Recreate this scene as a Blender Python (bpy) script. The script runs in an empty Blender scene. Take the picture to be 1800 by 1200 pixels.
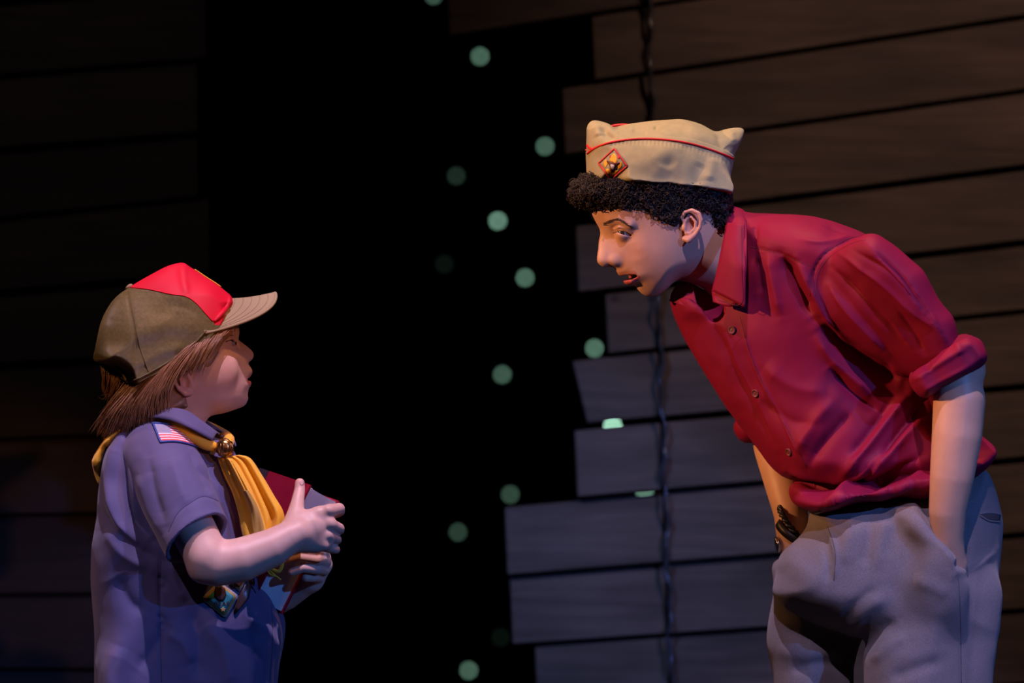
import bpy, bmesh, math, random
import numpy as np
from mathutils import Vector, Matrix
from mathutils.bvhtree import BVHTree

random.seed(7); RNG = np.random.default_rng(7)
SC = bpy.context.scene
COL = SC.collection

# ------------------------------------------------------------------ camera
cam_d = bpy.data.cameras.new('camera'); cam = bpy.data.objects.new('camera', cam_d); COL.objects.link(cam)
cam.location = (0, -9.0, 1.25); cam.rotation_euler = (math.pi/2, 0, 0)
cam_d.sensor_width = 36; cam_d.lens = 180; cam_d.clip_end = 100
cam_d.dof.use_dof = True; cam_d.dof.focus_distance = 8.93; cam_d.dof.aperture_fstop = 2.25
SC.camera = cam

# ------------------------------------------------------------------ world (a dark theatre)
w = bpy.data.worlds.new('world'); SC.world = w; w.use_nodes = True
w.node_tree.nodes['Background'].inputs[0].default_value = (0.30, 0.30, 0.5, 1)
w.node_tree.nodes['Background'].inputs[1].default_value = 0.004

# ------------------------------------------------------------------ stage lamps
def spot(name, loc, target, watts, color, size, blend=0.3, radius=0.06):
    d = bpy.data.lights.new(name, 'SPOT'); o = bpy.data.objects.new(name, d); COL.objects.link(o)
    o.location = loc; v = Vector(target) - Vector(loc)
    o.rotation_euler = v.to_track_quat('-Z', 'Y').to_euler()
    d.energy = watts; d.color = color; d.spot_size = math.radians(size); d.spot_blend = blend; d.shadow_soft_size = radius
    return o
LAV = (0.84, 0.62, 0.96)
spot('front_spot_lavender', (0.20, -2.3, 7.8), (-0.58, 0, 1.00), 2300, LAV, 10.5, .25, .05)
spot('front_spot_lavender', (-0.10, -4.0, 7.0), (0.57, 0, 1.05), 1400, LAV, 11.0, .25, .05)
spot('low_spot_lavender', (-2.8, -4.0, 4.9), (-0.66, 0, 0.66), 330, LAV, 6.0, .3, .05)
spot('low_spot_lavender', (0.0, -5.6, 5.2), (0.68, 0, 0.62), 620, LAV, 5.6, .5, .05)
spot('side_spot_amber', (-4.7, -1.7, 3.0), (0.42, 0, 1.46), 1350, (1.0, 0.43, 0.17), 11.5, .6)
spot('side_spot_amber', (-3.6, 1.0, 3.6), (-0.62, 0, 1.15), 170, (1.0, 0.42, 0.14), 18, .3)
spot('front_spot_amber', (1.6, -4.4, 2.5), (-0.50, 0, 1.16), 190, (1.0, 0.36, 0.12), 6.5, .5)
spot('top_spot_amber', (0.9, -1.4, 5.2), (-0.55, 0, 1.25), 240, (1.0, 0.45, 0.13), 16, .4)
spot('top_spot_amber', (0.3, -0.3, 5.4), (0.42, 0, 1.50), 620, (1.0, 0.55, 0.20), 16, .4)
spot('side_spot_blue', (4.4, -5.0, 3.4), (-0.50, 0, 0.78), 640, (0.08, 0.28, 1.0), 7.0, .5)
spot('side_spot_blue', (4.4, -5.0, 3.4), (0.58, 0, 1.0), 800, (0.12, 0.28, 1.0), 12, .4)
spot('wall_spot_blue', (-1.6, -2.5, 4.4), (0.20, 1.2, 0.72), 580, (0.28, 0.46, 1.0), 15, 1.0)
spot('wall_spot_warm', (3.0, -3.0, 5.0), (1.00, 1.2, 1.70), 560, (1.0, 0.60, 0.42), 24, 1.0)
spot('wall_spot_warm', (-2.6, -2.0, 5.0), (-0.8, 1.2, 1.4), 50, (1.0, 0.66, 0.58), 26, 1.0)

vs = SC.view_settings
vs.view_transform = 'Standard'; vs.look = 'None'; vs.exposure = 0.0; vs.gamma = 1.0; vs.use_curve_mapping = False

# ------------------------------------------------------------------ toolkit
# sculpting space: millimetres, X right, Y away from the audience, Z up; one unit is one millimetre on the stage
def to_world(V):
    V = np.asarray(V, float)
    return np.stack([(V[:, 0]-900)/1000, V[:, 1]/1000, (V[:, 2]+1850)/1000], 1)
def at(px, py, d=0.0):
    s = 1 + d/9000.0
    return np.array([900+(px-900)*s, d, -(600+(py-600)*s)])
def ats(pts): return np.array([at(*p) for p in pts])

OFF = {}
def empty(name, wloc):
    o = bpy.data.objects.new(name, None); COL.objects.link(o); o.location = wloc; OFF[o.name] = Vector(wloc)
    o.empty_display_size = 0.1
    return o
def tag(o, label=None, cat=None, group=None, kind=None):
    if label: o['label'] = label
    if cat: o['category'] = cat
    if group: o['group'] = group
    if kind: o['kind'] = kind
    return o
def link_mesh(name, me, parent=None):
    o = bpy.data.objects.new(name, me); COL.objects.link(o)
    if parent is not None:
        o.parent = parent; OFF[o.name] = OFF[parent.name]
    return o
def obj(name, V, F, mat, parent=None, smooth=True, mats=None, mi=None, world=False, base=None):
    """V in sculpting space (or world metres), F list/array of faces -> one mesh object"""
    W = np.asarray(V, float) if world else to_world(V)
    off = OFF[parent.name] if parent is not None else Vector(base if base is not None else (0, 0, 0))
    W = W - np.array(off)
    me = bpy.data.meshes.new(name)
    if isinstance(F, np.ndarray):
        n, k = F.shape
        me.vertices.add(len(W)); me.vertices.foreach_set('co', W.astype(np.float32).ravel())
        me.loops.add(n*k); me.loops.foreach_set('vertex_index', F.astype(np.int32).ravel())
        me.polygons.add(n); me.polygons.foreach_set('loop_start', np.arange(0, n*k, k, dtype=np.int32))
        me.update(calc_edges=True); me.validate()
    else:
        me.from_pydata([tuple(p) for p in W], [], [tuple(int(i) for i in f) for f in F]); me.update()
    for m in (mats or [mat]): me.materials.append(m)
    if mi is not None: me.polygons.foreach_set('material_index', np.asarray(mi, dtype=np.int32))
    me.polygons.foreach_set('use_smooth', [smooth]*len(me.polygons))
    me.update()
    o = link_mesh(name, me, parent)
    if parent is None:
        o.location = off; OFF[o.name] = Vector(off)
    return o
def color_attr(o, name, C):
    a = o.data.color_attributes.new(name, 'FLOAT_COLOR', 'POINT')
    C = np.asarray(C, np.float32)
    if C.shape[1] == 3: C = np.concatenate([C, np.ones((len(C), 1), np.float32)], 1)
    a.data.foreach_set('color', C.ravel())

def catmull(pts, n=8, closed=False):
    P = np.asarray(pts, float); N = len(P); out = []
    segs = N if closed else N-1
    for i in range(segs):
        if closed: p0, p1, p2, p3 = P[(i-1) % N], P[i], P[(i+1) % N], P[(i+2) % N]
        else: p0, p1, p2, p3 = P[max(i-1, 0)], P[i], P[i+1], P[min(i+2, N-1)]
        for j in range(n):
            t = j/n
            out.append(.5*((2*p1)+(-p0+p2)*t+(2*p0-5*p1+4*p2-p3)*t*t+(-p0+3*p1-3*p2+p3)*t**3))
    if not closed: out.append(P[-1])
    return np.array(out)
def resample(P, n):
    P = np.asarray(P, float); s = np.r_[0, np.cumsum(np.linalg.norm(np.diff(P, axis=0), axis=1))]
    q = np.linspace(0, s[-1], n)
    return np.stack([np.interp(q, s, P[:, i]) for i in range(P.shape[1])], 1)

def sd_poly(U, V, poly):
    """signed distance (negative inside) from points to a closed 2D polygon"""
    d2 = np.full(U.shape, 1e12); ins = np.zeros(U.shape, bool)
    n = len(poly)
    for i in range(n):
        ax, ay = poly[i]; bx, by = poly[(i+1) % n]
        ex, ey = bx-ax, by-ay; L = ex*ex+ey*ey+1e-9
        wx, wy = U-ax, V-ay
        t = np.clip((wx*ex+wy*ey)/L, 0, 1)
        d2 = np.minimum(d2, (wx-t*ex)**2+(wy-t*ey)**2)
        c = (ay > V) != (by > V)
        if ey != 0: ins ^= c & (U < ax+(V-ay)*ex/ey)
    d = np.sqrt(d2)
    return np.where(ins, -d, d)
def dist_line(U, V, pl):
    """distance to an open polyline and position along it (0..1)"""
    d2 = np.full(U.shape, 1e12); pos = np.zeros(U.shape); pl = np.asarray(pl, float)
    seg = np.linalg.norm(np.diff(pl, axis=0), axis=1); tot = seg.sum()+1e-9; acc = 0
    sgn = np.zeros(U.shape)
    for i in range(len(pl)-1):
        ex, ey = pl[i+1]-pl[i]; L = ex*ex+ey*ey+1e-9
        wx, wy = U-pl[i][0], V-pl[i][1]; t = np.clip((wx*ex+wy*ey)/L, 0, 1)
        q = (wx-t*ex)**2+(wy-t*ey)**2; m = q < d2
        d2 = np.where(m, q, d2); pos = np.where(m, (acc+t*seg[i])/tot, pos); sgn = np.where(m, np.sign(ex*wy-ey*wx), sgn)
        acc += seg[i]
    return np.sqrt(d2), pos, sgn
def shepard(U, V, pts, p=2.0, s=12.0):
    if np.isscalar(pts): return np.full(U.shape, float(pts))
    num = np.zeros(U.shape); den = np.zeros(U.shape)
    for (x, y, val) in pts:
        wgt = 1/((U-x)**2+(V-y)**2+s*s)**p
        num += wgt*val; den += wgt
    return num/den
def tps(U, V, pts, lam=.02):
    """smooth thin-plate surface through scattered heights"""
    if np.isscalar(pts): return np.full(U.shape, float(pts))
    if len(pts) < 4: return shepard(U, V, pts)
    P = np.array(pts, float); n = len(P); q = P[:, :2]/100; v = P[:, 2]
    kern = lambda r2: .5*r2*np.log(r2+1e-9)
    A = np.zeros((n+3, n+3)); A[:n, :n] = kern(((q[:, None]-q[None])**2).sum(2))+lam*np.eye(n); A[:n, n] = 1; A[:n, n+1:] = q; A[n:, :n] = A[:n, n:].T
    w = np.linalg.solve(A, np.r_[v, 0, 0, 0]); u, t = U/100, V/100
    out = w[n]+w[n+1]*u+w[n+2]*t
    for i in range(n): out = out+w[i]*kern((u-q[i, 0])**2+(t-q[i, 1])**2)
    return np.clip(out, v.min()-.12*np.ptp(v), v.max()+.12*np.ptp(v))
_G = np.random.default_rng(3).random((64, 64, 64)).astype(np.float32)
def vnoise(P, scale):
    """smooth value noise, -1..1"""
    Q = np.asarray(P)/scale; i = np.floor(Q).astype(int); f = Q-i; f = f*f*(3-2*f)
    r = 0
    for dx in (0, 1):
        for dy in (0, 1):
            for dz in (0, 1):
                wgt = (f[:, 0] if dx else 1-f[:, 0])*(f[:, 1] if dy else 1-f[:, 1])*(f[:, 2] if dz else 1-f[:, 2])
                r = r+wgt*_G[(i[:, 0]+dx) % 64, (i[:, 1]+dy) % 64, (i[:, 2]+dz) % 64]
    return r*2-1

class Field:
    """a sampled distance field; shapes are added with soft joins and the skin is pulled out as quads"""
    def __init__(s, x, d, py, h):
        s.h = h
        s.xs = np.arange(x[0], x[1]+h, h, dtype=np.float32); s.ys = np.arange(d[0], d[1]+h, h, dtype=np.float32)
        s.zs = np.arange(-py[1], -py[0]+h, h, dtype=np.float32)
        s.F = np.full((len(s.xs), len(s.ys), len(s.zs)), 60.0, np.float32)
    def sl(s, lo, hi, m):
        r = []
        for a, l, u in zip((s.xs, s.ys, s.zs), lo, hi):
            r.append(slice(int(np.searchsorted(a, l-m)), int(np.searchsorted(a, u+m))))
        return tuple(r)
    def grid(s, r): return s.xs[r[0]][:, None, None], s.ys[r[1]][None, :, None], s.zs[r[2]][None, None, :]
    def mix(s, r, d, k, op):
        a = s.F[r]
        if a.size == 0: return
        if op == 'u':
            if k <= 0: v = np.minimum(a, d)
            else:
                q = np.clip(.5+.5*(d-a)/k, 0, 1); v = d+(a-d)*q-k*q*(1-q)
        else:
            d = -d
            if k <= 0: v = np.maximum(a, d)
            else:
                q = np.clip(.5-.5*(d-a)/k, 0, 1); v = d+(a-d)*q+k*q*(1-q)
        s.F[r] = v
    def cone(s, a, b, ra, rb, k=6, op='u', flat=None):
        a = np.asarray(a, float); b = np.asarray(b, float); R = max(ra, rb)
        r = s.sl(np.minimum(a, b)-R, np.maximum(a, b)+R, k+4*s.h); X, Y, Z = s.grid(r)
        e = b-a; L = (e*e).sum()+1e-9
        t = np.clip(((X-a[0])*e[0]+(Y-a[1])*e[1]+(Z-a[2])*e[2])/L, 0, 1)
        fy = 1.0 if flat is None else flat
        d = np.sqrt((X-a[0]-t*e[0])**2+((Y-a[1]-t*e[1])*fy)**2+(Z-a[2]-t*e[2])**2)-(ra+t*(rb-ra))
        s.mix(r, d.astype(np.float32), k, op)
    def chain(s, pts, k=6, op='u', flat=None):
        """pts: (px, py, d, radius); a run of tapering limbs joined without beads"""
        A = np.array([p3(p) for p in pts]); R = max(p[3] for p in pts)
        r = s.sl(A.min(0)-R, A.max(0)+R, k+4*s.h); X, Y, Z = s.grid(r); fy = 1.0 if flat is None else flat
        D = None
        for i in range(len(pts)-1):
            a, e = A[i], A[i+1]-A[i]; L = (e*e).sum()+1e-9
            t = np.clip(((X-a[0])*e[0]+(Y-a[1])*e[1]+(Z-a[2])*e[2])/L, 0, 1)
            d = np.sqrt((X-a[0]-t*e[0])**2+((Y-a[1]-t*e[1])*fy)**2+(Z-a[2]-t*e[2])**2)-(pts[i][3]+t*(pts[i+1][3]-pts[i][3]))
            D = d if D is None else np.minimum(D, d)
        s.mix(r, D.astype(np.float32), k, op)
    def cut(s, poly, k=1.0):
        """keep only what lies inside an outline of the side view"""
        U, V = np.meshgrid(s.xs.astype(float), -s.zs.astype(float), indexing='ij')
        d = sd_poly(U, V, np.array([p[:2] for p in poly], float))[:, None, :].astype(np.float32)
        s.F = np.maximum(s.F, d)
    def ell(s, c, rad, k=6, op='u', rot=None):
        c = np.asarray(c, float); rad = np.asarray(rad, float); m = rad.max()
        r = s.sl(c-m, c+m, k+4*s.h); X, Y, Z = s.grid(r); X, Y, Z = X-c[0], Y-c[1], Z-c[2]
        if rot is not None:
            M = np.array(rot)
            X, Y, Z = (M[0, 0]*X+M[1, 0]*Y+M[2, 0]*Z), (M[0, 1]*X+M[1, 1]*Y+M[2, 1]*Z), (M[0, 2]*X+M[1, 2]*Y+M[2, 2]*Z)
        k0 = np.sqrt((X/rad[0])**2+(Y/rad[1])**2+(Z/rad[2])**2); k1 = np.sqrt((X/rad[0]**2)**2+(Y/rad[1]**2)**2+(Z/rad[2]**2)**2)+1e-9
        s.mix(r, (k0*(k0-1)/k1).astype(np.float32), k, op)
    def half(s, fn, lo, hi, k=2, op='s'):
        r = s.sl(np.asarray(lo, float), np.asarray(hi, float), 2); X, Y, Z = s.grid(r)
        s.mix(r, np.broadcast_to(fn(X, Y, Z), s.F[r].shape).astype(np.float32), k, op)
    def relief(s, poly, T, R, c=0.0, k=0, op='u', bumps=(), smooth=6, margin=25):
        """outline in the side plane, half thickness map T, edge roundness R, centre depth map c"""
        P = catmull([p[:2] for p in poly], smooth, True) if smooth else np.array(poly, float)
        lo = (P[:, 0].min(), s.ys[0], -P[:, 1].max()); hi = (P[:, 0].max(), s.ys[-1], -P[:, 1].min())
        r = s.sl(lo, hi, margin); xs = s.xs[r[0]].astype(float); zs = s.zs[r[2]].astype(float)
        U, V = np.meshgrid(xs, -zs, indexing='ij')
        sd = sd_poly(U, V, P)
        Tm = np.maximum(tps(U, V, T), 4); Cm = tps(U, V, c); Rm = shepard(U, V, R, s=18)
        for (bx, by, sx, sy, amp) in bumps:
            Tm = Tm+amp*np.exp(-((U-bx)/sx)**2-((V-by)/sy)**2)
        t = -sd/Rm
        g = np.where(t > 0, 1-(1-np.minimum(t, 1))**2, 2*t)
        W2 = Tm*Tm*g
        gx, gz = np.gradient(W2, s.h)
        q = s.ys[r[1]][None, :, None]-Cm[:, None, :]
        d = (q*q-W2[:, None, :])/np.sqrt(4*q*q+(gx*gx+gz*gz)[:, None, :]+(.08*Tm*Tm)[:, None, :])
        d = np.clip(d, -60, 60)
        s.mix(r, d.astype(np.float32), k, op)
    def skin(s):
        F = s.F; S = F < 0
        c = np.zeros(tuple(n-1 for n in F.shape), np.int8)
        sls = lambda dx, dy, dz: (slice(dx, F.shape[0]-1+dx), slice(dy, F.shape[1]-1+dy), slice(dz, F.shape[2]-1+dz))
        corners = [(i, j, k) for i in (0, 1) for j in (0, 1) for k in (0, 1)]
        for q in corners: c += S[sls(*q)]
        act = (c > 0) & (c < 8); I = np.argwhere(act)
        idx = np.full(act.shape, -1, np.int64); idx[act] = np.arange(len(I))
        val = {q: F[I[:, 0]+q[0], I[:, 1]+q[1], I[:, 2]+q[2]] for q in corners}
        pos = np.zeros((len(I), 3)); cnt = np.zeros(len(I))
        for q in corners:
            for ax in range(3):
                if q[ax] == 0:
                    p = list(q); p[ax] = 1; a = val[q]; b = val[tuple(p)]; m = (a < 0) != (b < 0)
                    t = np.where(m, a/np.where(m, a-b, 1), 0)
                    add = np.array(q, float)[None, :].repeat(len(I), 0); add[:, ax] += t
                    pos[m] += add[m]; cnt[m] += 1
        pos = (I+pos/cnt[:, None])*s.h+np.array([s.xs[0], s.ys[0], s.zs[0]])
        faces = []
        for ax in range(3):
            o1, o2 = (ax+1) % 3, (ax+2) % 3
            sa = [slice(None)]*3; sb = [slice(None)]*3
            sa[ax] = slice(0, -1); sb[ax] = slice(1, None)
            A = S[tuple(sa)]; B = S[tuple(sb)]
            E = np.argwhere(A != B)
            ok = (E[:, o1] > 0) & (E[:, o2] > 0) & (E[:, o1] < act.shape[o1]) & (E[:, o2] < act.shape[o2]); E = E[ok]
            flip = ~A[E[:, 0], E[:, 1], E[:, 2]]
            def cell(a, b):
                C = E.copy(); C[:, o1] += a; C[:, o2] += b
                return idx[C[:, 0], C[:, 1], C[:, 2]]
            Q = np.stack([cell(-1, -1), cell(0, -1), cell(0, 0), cell(-1, 0)], 1)
            Q[flip] = Q[flip][:, ::-1]
            faces.append(Q)
        return pos, np.concatenate(faces)
def p3(p): return np.array([p[0], p[2], -p[1]], float)

def vnormals(V, F):
    N = np.zeros_like(V)
    n = np.cross(V[F[:, 2]]-V[F[:, 0]], V[F[:, 3]]-V[F[:, 1]]) if F.shape[1] == 4 else np.cross(V[F[:, 1]]-V[F[:, 0]], V[F[:, 2]]-V[F[:, 0]])
    for j in range(F.shape[1]): np.add.at(N, F[:, j], n)
    return N/(np.linalg.norm(N, axis=1, keepdims=True)+1e-12)
def relax(V, F, n=1, f=.5):
    for _ in range(n):
        A = np.zeros_like(V); c = np.zeros(len(V))
        for j in range(F.shape[1]):
            a, b = F[:, j], F[:, (j+1) % F.shape[1]]
            np.add.at(A, a, V[b]); np.add.at(c, a, 1)
        V = V+(A/np.maximum(c, 1)[:, None]-V)*f
    return V
def persp(V):
    """where a sculpted point appears on the millimetre plane (used only to look up surface positions)"""
    s = 1+V[:, 1]/9000.0
    return 900+(V[:, 0]-900)/s, 600+(-V[:, 2]-600)/s
def folds(V, F, lst, near=True, noise=None, crisp=False):
    """cloth folds: polylines over the near (or far) side of a garment, pushed in or out along the normal"""
    N = vnormals(V, F); U, W = persp(V); D = np.zeros(len(V))
    mask = np.clip((.35-N[:, 1])/.5, 0, 1) if near else np.clip((.35+N[:, 1])/.5, 0, 1)
    for pl, wd, amp in lst:
        pl = catmull(pl, 6) if len(pl) > 2 else np.array(pl, float)
        d, t, sg = dist_line(U, W, pl)
        pr = np.exp(-(np.sqrt(d*d+(.35*wd)**2)-.35*wd)/(.62*wd)) if crisp and wd > 4 else np.exp(-(d/wd)**2)
        D += amp*pr*np.clip(np.sin(np.pi*np.clip(t, .04, .96))*1.6, 0, 1)*mask
    if noise:
        for sc, amp in noise: D += amp*vnoise(V, sc)
    return V+N*D[:, None]
def split(V, F, mask):
    """faces under mask and the rest, each as its own compact mesh"""
    out = []
    for m in (mask, ~mask):
        f = F[m]; u, inv = np.unique(f, return_inverse=True)
        out.append((V[u], inv.reshape(f.shape)))
    return out
def bvh(V, F): return BVHTree.FromPolygons([tuple(v) for v in V], [tuple(int(i) for i in f) for f in F])
def bvh_join(*ms):
    Vs, Fs, o = [], [], 0
    for V, F in ms:
        Vs.append(V); Fs += [tuple(int(i)+o for i in f) for f in F]; o += len(V)
    return BVHTree.FromPolygons([tuple(v) for v in np.concatenate(Vs)], Fs)
CAMP = np.array([900., -9000., -600.])
def hit(tree, px, py, off=0.0, default=None):
    """the point of a surface met at a place of the side view, lifted by off along the normal"""
    dirv = at(px, py, 0)-CAMP; dirv /= np.linalg.norm(dirv)
    loc, nor, i, dist = tree.ray_cast(Vector(CAMP), Vector(dirv))
    if loc is None:
        if default is None: return None, None
        return at(px, py, default), np.array([0, -1., 0])
    nor = np.array(nor)
    if nor[1] > 0: nor = -nor
    return np.array(loc)+nor*off, nor

def ray(tree, o, d, off=0.0):
    loc, nor, i, dist = tree.ray_cast(Vector(o), Vector(d))
    if loc is None: return None, None
    nor = np.array(nor)
    if nor.dot(np.array(d)) > 0: nor = -nor
    return np.array(loc)+nor*off, nor

def tube(P, r, n=8, closed=False, cap=True):
    """a tube along points, radius scalar or list"""
    P = np.asarray(P, float); N = len(P); r = np.full(N, r, float) if np.isscalar(r) else np.asarray(r, float)
    T = np.gradient(P, axis=0) if not closed else (np.roll(P, -1, 0)-np.roll(P, 1, 0))
    T /= np.linalg.norm(T, axis=1, keepdims=True)+1e-9
    up = np.array([0, 0, 1.]) if abs(T[0][2]) < .9 else np.array([1., 0, 0])
    V = []; a = np.linspace(0, 2*np.pi, n, endpoint=False)
    for i in range(N):
        x = np.cross(up, T[i]); x /= np.linalg.norm(x)+1e-9; y = np.cross(T[i], x); up = y
        V.append(P[i]+r[i]*(np.cos(a)[:, None]*x+np.sin(a)[:, None]*y))
    V = np.concatenate(V); F = []
    for i in range(N if closed else N-1):
        j = (i+1) % N
        for q in range(n): F.append((i*n+q, i*n+(q+1) % n, j*n+(q+1) % n, j*n+q))
    if cap and not closed:
        F.append(tuple(range(n))[::-1]); F.append(tuple(range((N-1)*n, N*n)))
    return V, F
def merge(ms):
    Vs, Fs, o = [], [], 0
    for V, F in ms:
        Vs.append(np.asarray(V)); Fs += [tuple(int(i)+o for i in f) for f in F]; o += len(V)
    return np.concatenate(Vs), Fs
def sheet(G, th, normal_hint=None):
    """a grid of points (nu, nv, 3) made into a closed sheet of thickness th"""
    nu, nv, _ = G.shape
    du = np.gradient(G, axis=0); dv = np.gradient(G, axis=1); n = np.cross(du, dv); n /= np.linalg.norm(n, axis=2, keepdims=True)+1e-9
    A = (G+n*th/2).reshape(-1, 3); B = (G-n*th/2).reshape(-1, 3); V = np.concatenate([A, B]); m = nu*nv; F = []
    I = lambda i, j: i*nv+j
    for i in range(nu-1):
        for j in range(nv-1):
            F.append((I(i, j), I(i+1, j), I(i+1, j+1), I(i, j+1))); F.append((m+I(i, j), m+I(i, j+1), m+I(i+1, j+1), m+I(i+1, j)))
    for i in range(nu-1):
        F.append((I(i, 0), m+I(i, 0), m+I(i+1, 0), I(i+1, 0))); F.append((I(i, nv-1), I(i+1, nv-1), m+I(i+1, nv-1), m+I(i, nv-1)))
    for j in range(nv-1):
        F.append((I(0, j), I(0, j+1), m+I(0, j+1), m+I(0, j))); F.append((I(nu-1, j), m+I(nu-1, j), m+I(nu-1, j+1), I(nu-1, j+1)))
    return V, F
def ruled(A, B, nu, nv, bow=0.0, bowdir=(0, -1, 0)):
    A = resample(catmull(A, 8), nu); B = resample(catmull(B, 8), nu)
    t = np.linspace(0, 1, nv)
    return A[:, None, :]*(1-t)[None, :, None]+B[:, None, :]*t[None, :, None]+bow*np.sin(np.pi*t)[None, :, None]*np.array(bowdir, float)
def box_uvw(O, U, V, W, bev=0.0):
    O, U, V, W = [np.asarray(q, float) for q in (O, U, V, W)]
    bm = bmesh.new(); vs = []
    for a in (0, 1):
        for b in (0, 1):
            for c in (0, 1): vs.append(bm.verts.new(O+a*U+b*V+c*W))
    for f in ((0, 1, 3, 2), (4, 6, 7, 5), (0, 4, 5, 1), (2, 3, 7, 6), (0, 2, 6, 4), (1, 5, 7, 3)): bm.faces.new([vs[i] for i in f])
    bmesh.ops.recalc_face_normals(bm, faces=bm.faces[:])
    if bev > 0: bmesh.ops.bevel(bm, geom=bm.edges[:], offset=bev, segments=2, affect='EDGES')
    bm.verts.index_update(); Vv = np.array([v.co[:] for v in bm.verts]); Ff = [tuple(v.index for v in f.verts) for f in bm.faces]; bm.free()
    return Vv, Ff
def plate(tree, poly, off, th, default=None, n=1):
    """a flat outline laid on a surface (patch, badge): thin solid following it"""
    poly = np.array(poly, float); c = poly.mean(0)
    P = resample(np.r_[poly, poly[:1]], max(len(poly)*n, 3)+1)[:-1] if n > 1 else poly
    rings = [c+(P-c)*f for f in (1, .66, .33)]
    top, bot, N = [], [], len(P)
    for rg in rings:
        for p in rg:
            q, nn = hit(tree, p[0], p[1], 0, default); top.append(q+nn*(off+th)); bot.append(q+nn*(off-.6))
    q, nn = hit(tree, c[0], c[1], 0, default); top.append(q+nn*(off+th))
    V = np.array(top+bot[:N]); nt = len(top); F = []
    for r in range(2):
        for i in range(N): F.append((r*N+i, r*N+(i+1) % N, (r+1)*N+(i+1) % N, (r+1)*N+i))
    for i in range(N): F.append((2*N+i, 2*N+(i+1) % N, 3*N))
    for i in range(N): F.append((i, nt+i, nt+(i+1) % N, (i+1) % N))
    return V, F
def on(tree, pts, off, n=24, default=None):
    """a smooth line drawn over a surface"""
    P = resample(catmull(pts, 8), n); return np.array([hit(tree, p[0], p[1], off, default)[0] for p in P])

# ------------------------------------------------------------------ materials
def mat(name, color, rough=.6, metal=0, spec=.5, bump=None, var=None, attr=None, sheen=0, sss=0, coat=0, emit=None, trans=0):
    m = bpy.data.materials.new(name); m.use_nodes = True; nt = m.node_tree; b = nt.nodes['Principled BSDF']
    c = tuple(color)+(1,)
    b.inputs['Base Color'].default_value = c; b.inputs['Roughness'].default_value = rough; b.inputs['Metallic'].default_value = metal
    b.inputs['Specular IOR Level'].default_value = spec
    if sheen: b.inputs['Sheen Weight'].default_value = sheen; b.inputs['Sheen Roughness'].default_value = .5
    if coat: b.inputs['Coat Weight'].default_value = coat
    if trans: b.inputs['Transmission Weight'].default_value = trans
    if sss:
        b.inputs['Subsurface Weight'].default_value = sss; b.inputs['Subsurface Radius'].default_value = (1, .35, .2); b.inputs['Subsurface Scale'].default_value = .006
    if emit: b.inputs['Emission Color'].default_value = tuple(emit[0])+(1,); b.inputs['Emission Strength'].default_value = emit[1]
    tc = nt.nodes.new('ShaderNodeTexCoord'); src = None
    if attr:
        a = nt.nodes.new('ShaderNodeAttribute'); a.attribute_name = attr; src = a.outputs['Color']
        nt.links.new(src, b.inputs['Base Color'])
    if var:   # (scale, strength, (sx,sy,sz)) brightness mottling of the material itself
        mp = nt.nodes.new('ShaderNodeMapping'); mp.inputs['Scale'].default_value = var[2] if len(var) > 2 else (1, 1, 1)
        nz = nt.nodes.new('ShaderNodeTexNoise'); nz.inputs['Scale'].default_value = var[0]; nz.inputs['Detail'].default_value = 6
        nt.links.new(tc.outputs['Object'], mp.inputs[0]); nt.links.new(mp.outputs[0], nz.inputs['Vector'])
        mr = nt.nodes.new('ShaderNodeMapRange'); mr.inputs[1].default_value = .25; mr.inputs[2].default_value = .75
        mr.inputs[3].default_value = 1-var[1]; mr.inputs[4].default_value = 1+var[1]
        nt.links.new(nz.outputs['Fac'], mr.inputs[0])
        mx = nt.nodes.new('ShaderNodeMix'); mx.data_type = 'RGBA'; mx.blend_type = 'MULTIPLY'; mx.inputs[0].default_value = 1
        if src is None:
            rgb = nt.nodes.new('ShaderNodeRGB'); rgb.outputs[0].default_value = c; src = rgb.outputs[0]
        nt.links.new(src, mx.inputs[6]); nt.links.new(mr.outputs[0], mx.inputs[7]); nt.links.new(mx.outputs[2], b.inputs['Base Color'])
    if bump:  # (kind, scale, strength, distance)
        kind, scale, st, dist = bump
        if kind == 'noise':
            t = nt.nodes.new('ShaderNodeTexNoise'); t.inputs['Scale'].default_value = scale; t.inputs['Detail'].default_value = 4; out = t.outputs['Fac']
            nt.links.new(tc.outputs['Object'], t.inputs['Vector'])
        else:     # weave: two crossed waves
            w1 = nt.nodes.new('ShaderNodeTexWave'); w1.inputs['Scale'].default_value = scale; w1.bands_direction = 'X'
            w2 = nt.nodes.new('ShaderNodeTexWave'); w2.inputs['Scale'].default_value = scale; w2.bands_direction = 'Z'
            for q in (w1, w2): nt.links.new(tc.outputs['Object'], q.inputs['Vector'])
            t = nt.nodes.new('ShaderNodeMath'); t.operation = 'MAXIMUM' if kind == 'mesh' else 'ADD'
            nt.links.new(w1.outputs['Fac'], t.inputs[0]); nt.links.new(w2.outputs['Fac'], t.inputs[1]); out = t.outputs[0]
        bp = nt.nodes.new('ShaderNodeBump'); bp.inputs['Strength'].default_value = st; bp.inputs['Distance'].default_value = dist
        nt.links.new(out, bp.inputs['Height']); nt.links.new(bp.outputs[0], b.inputs['Normal'])
    return m

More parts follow.
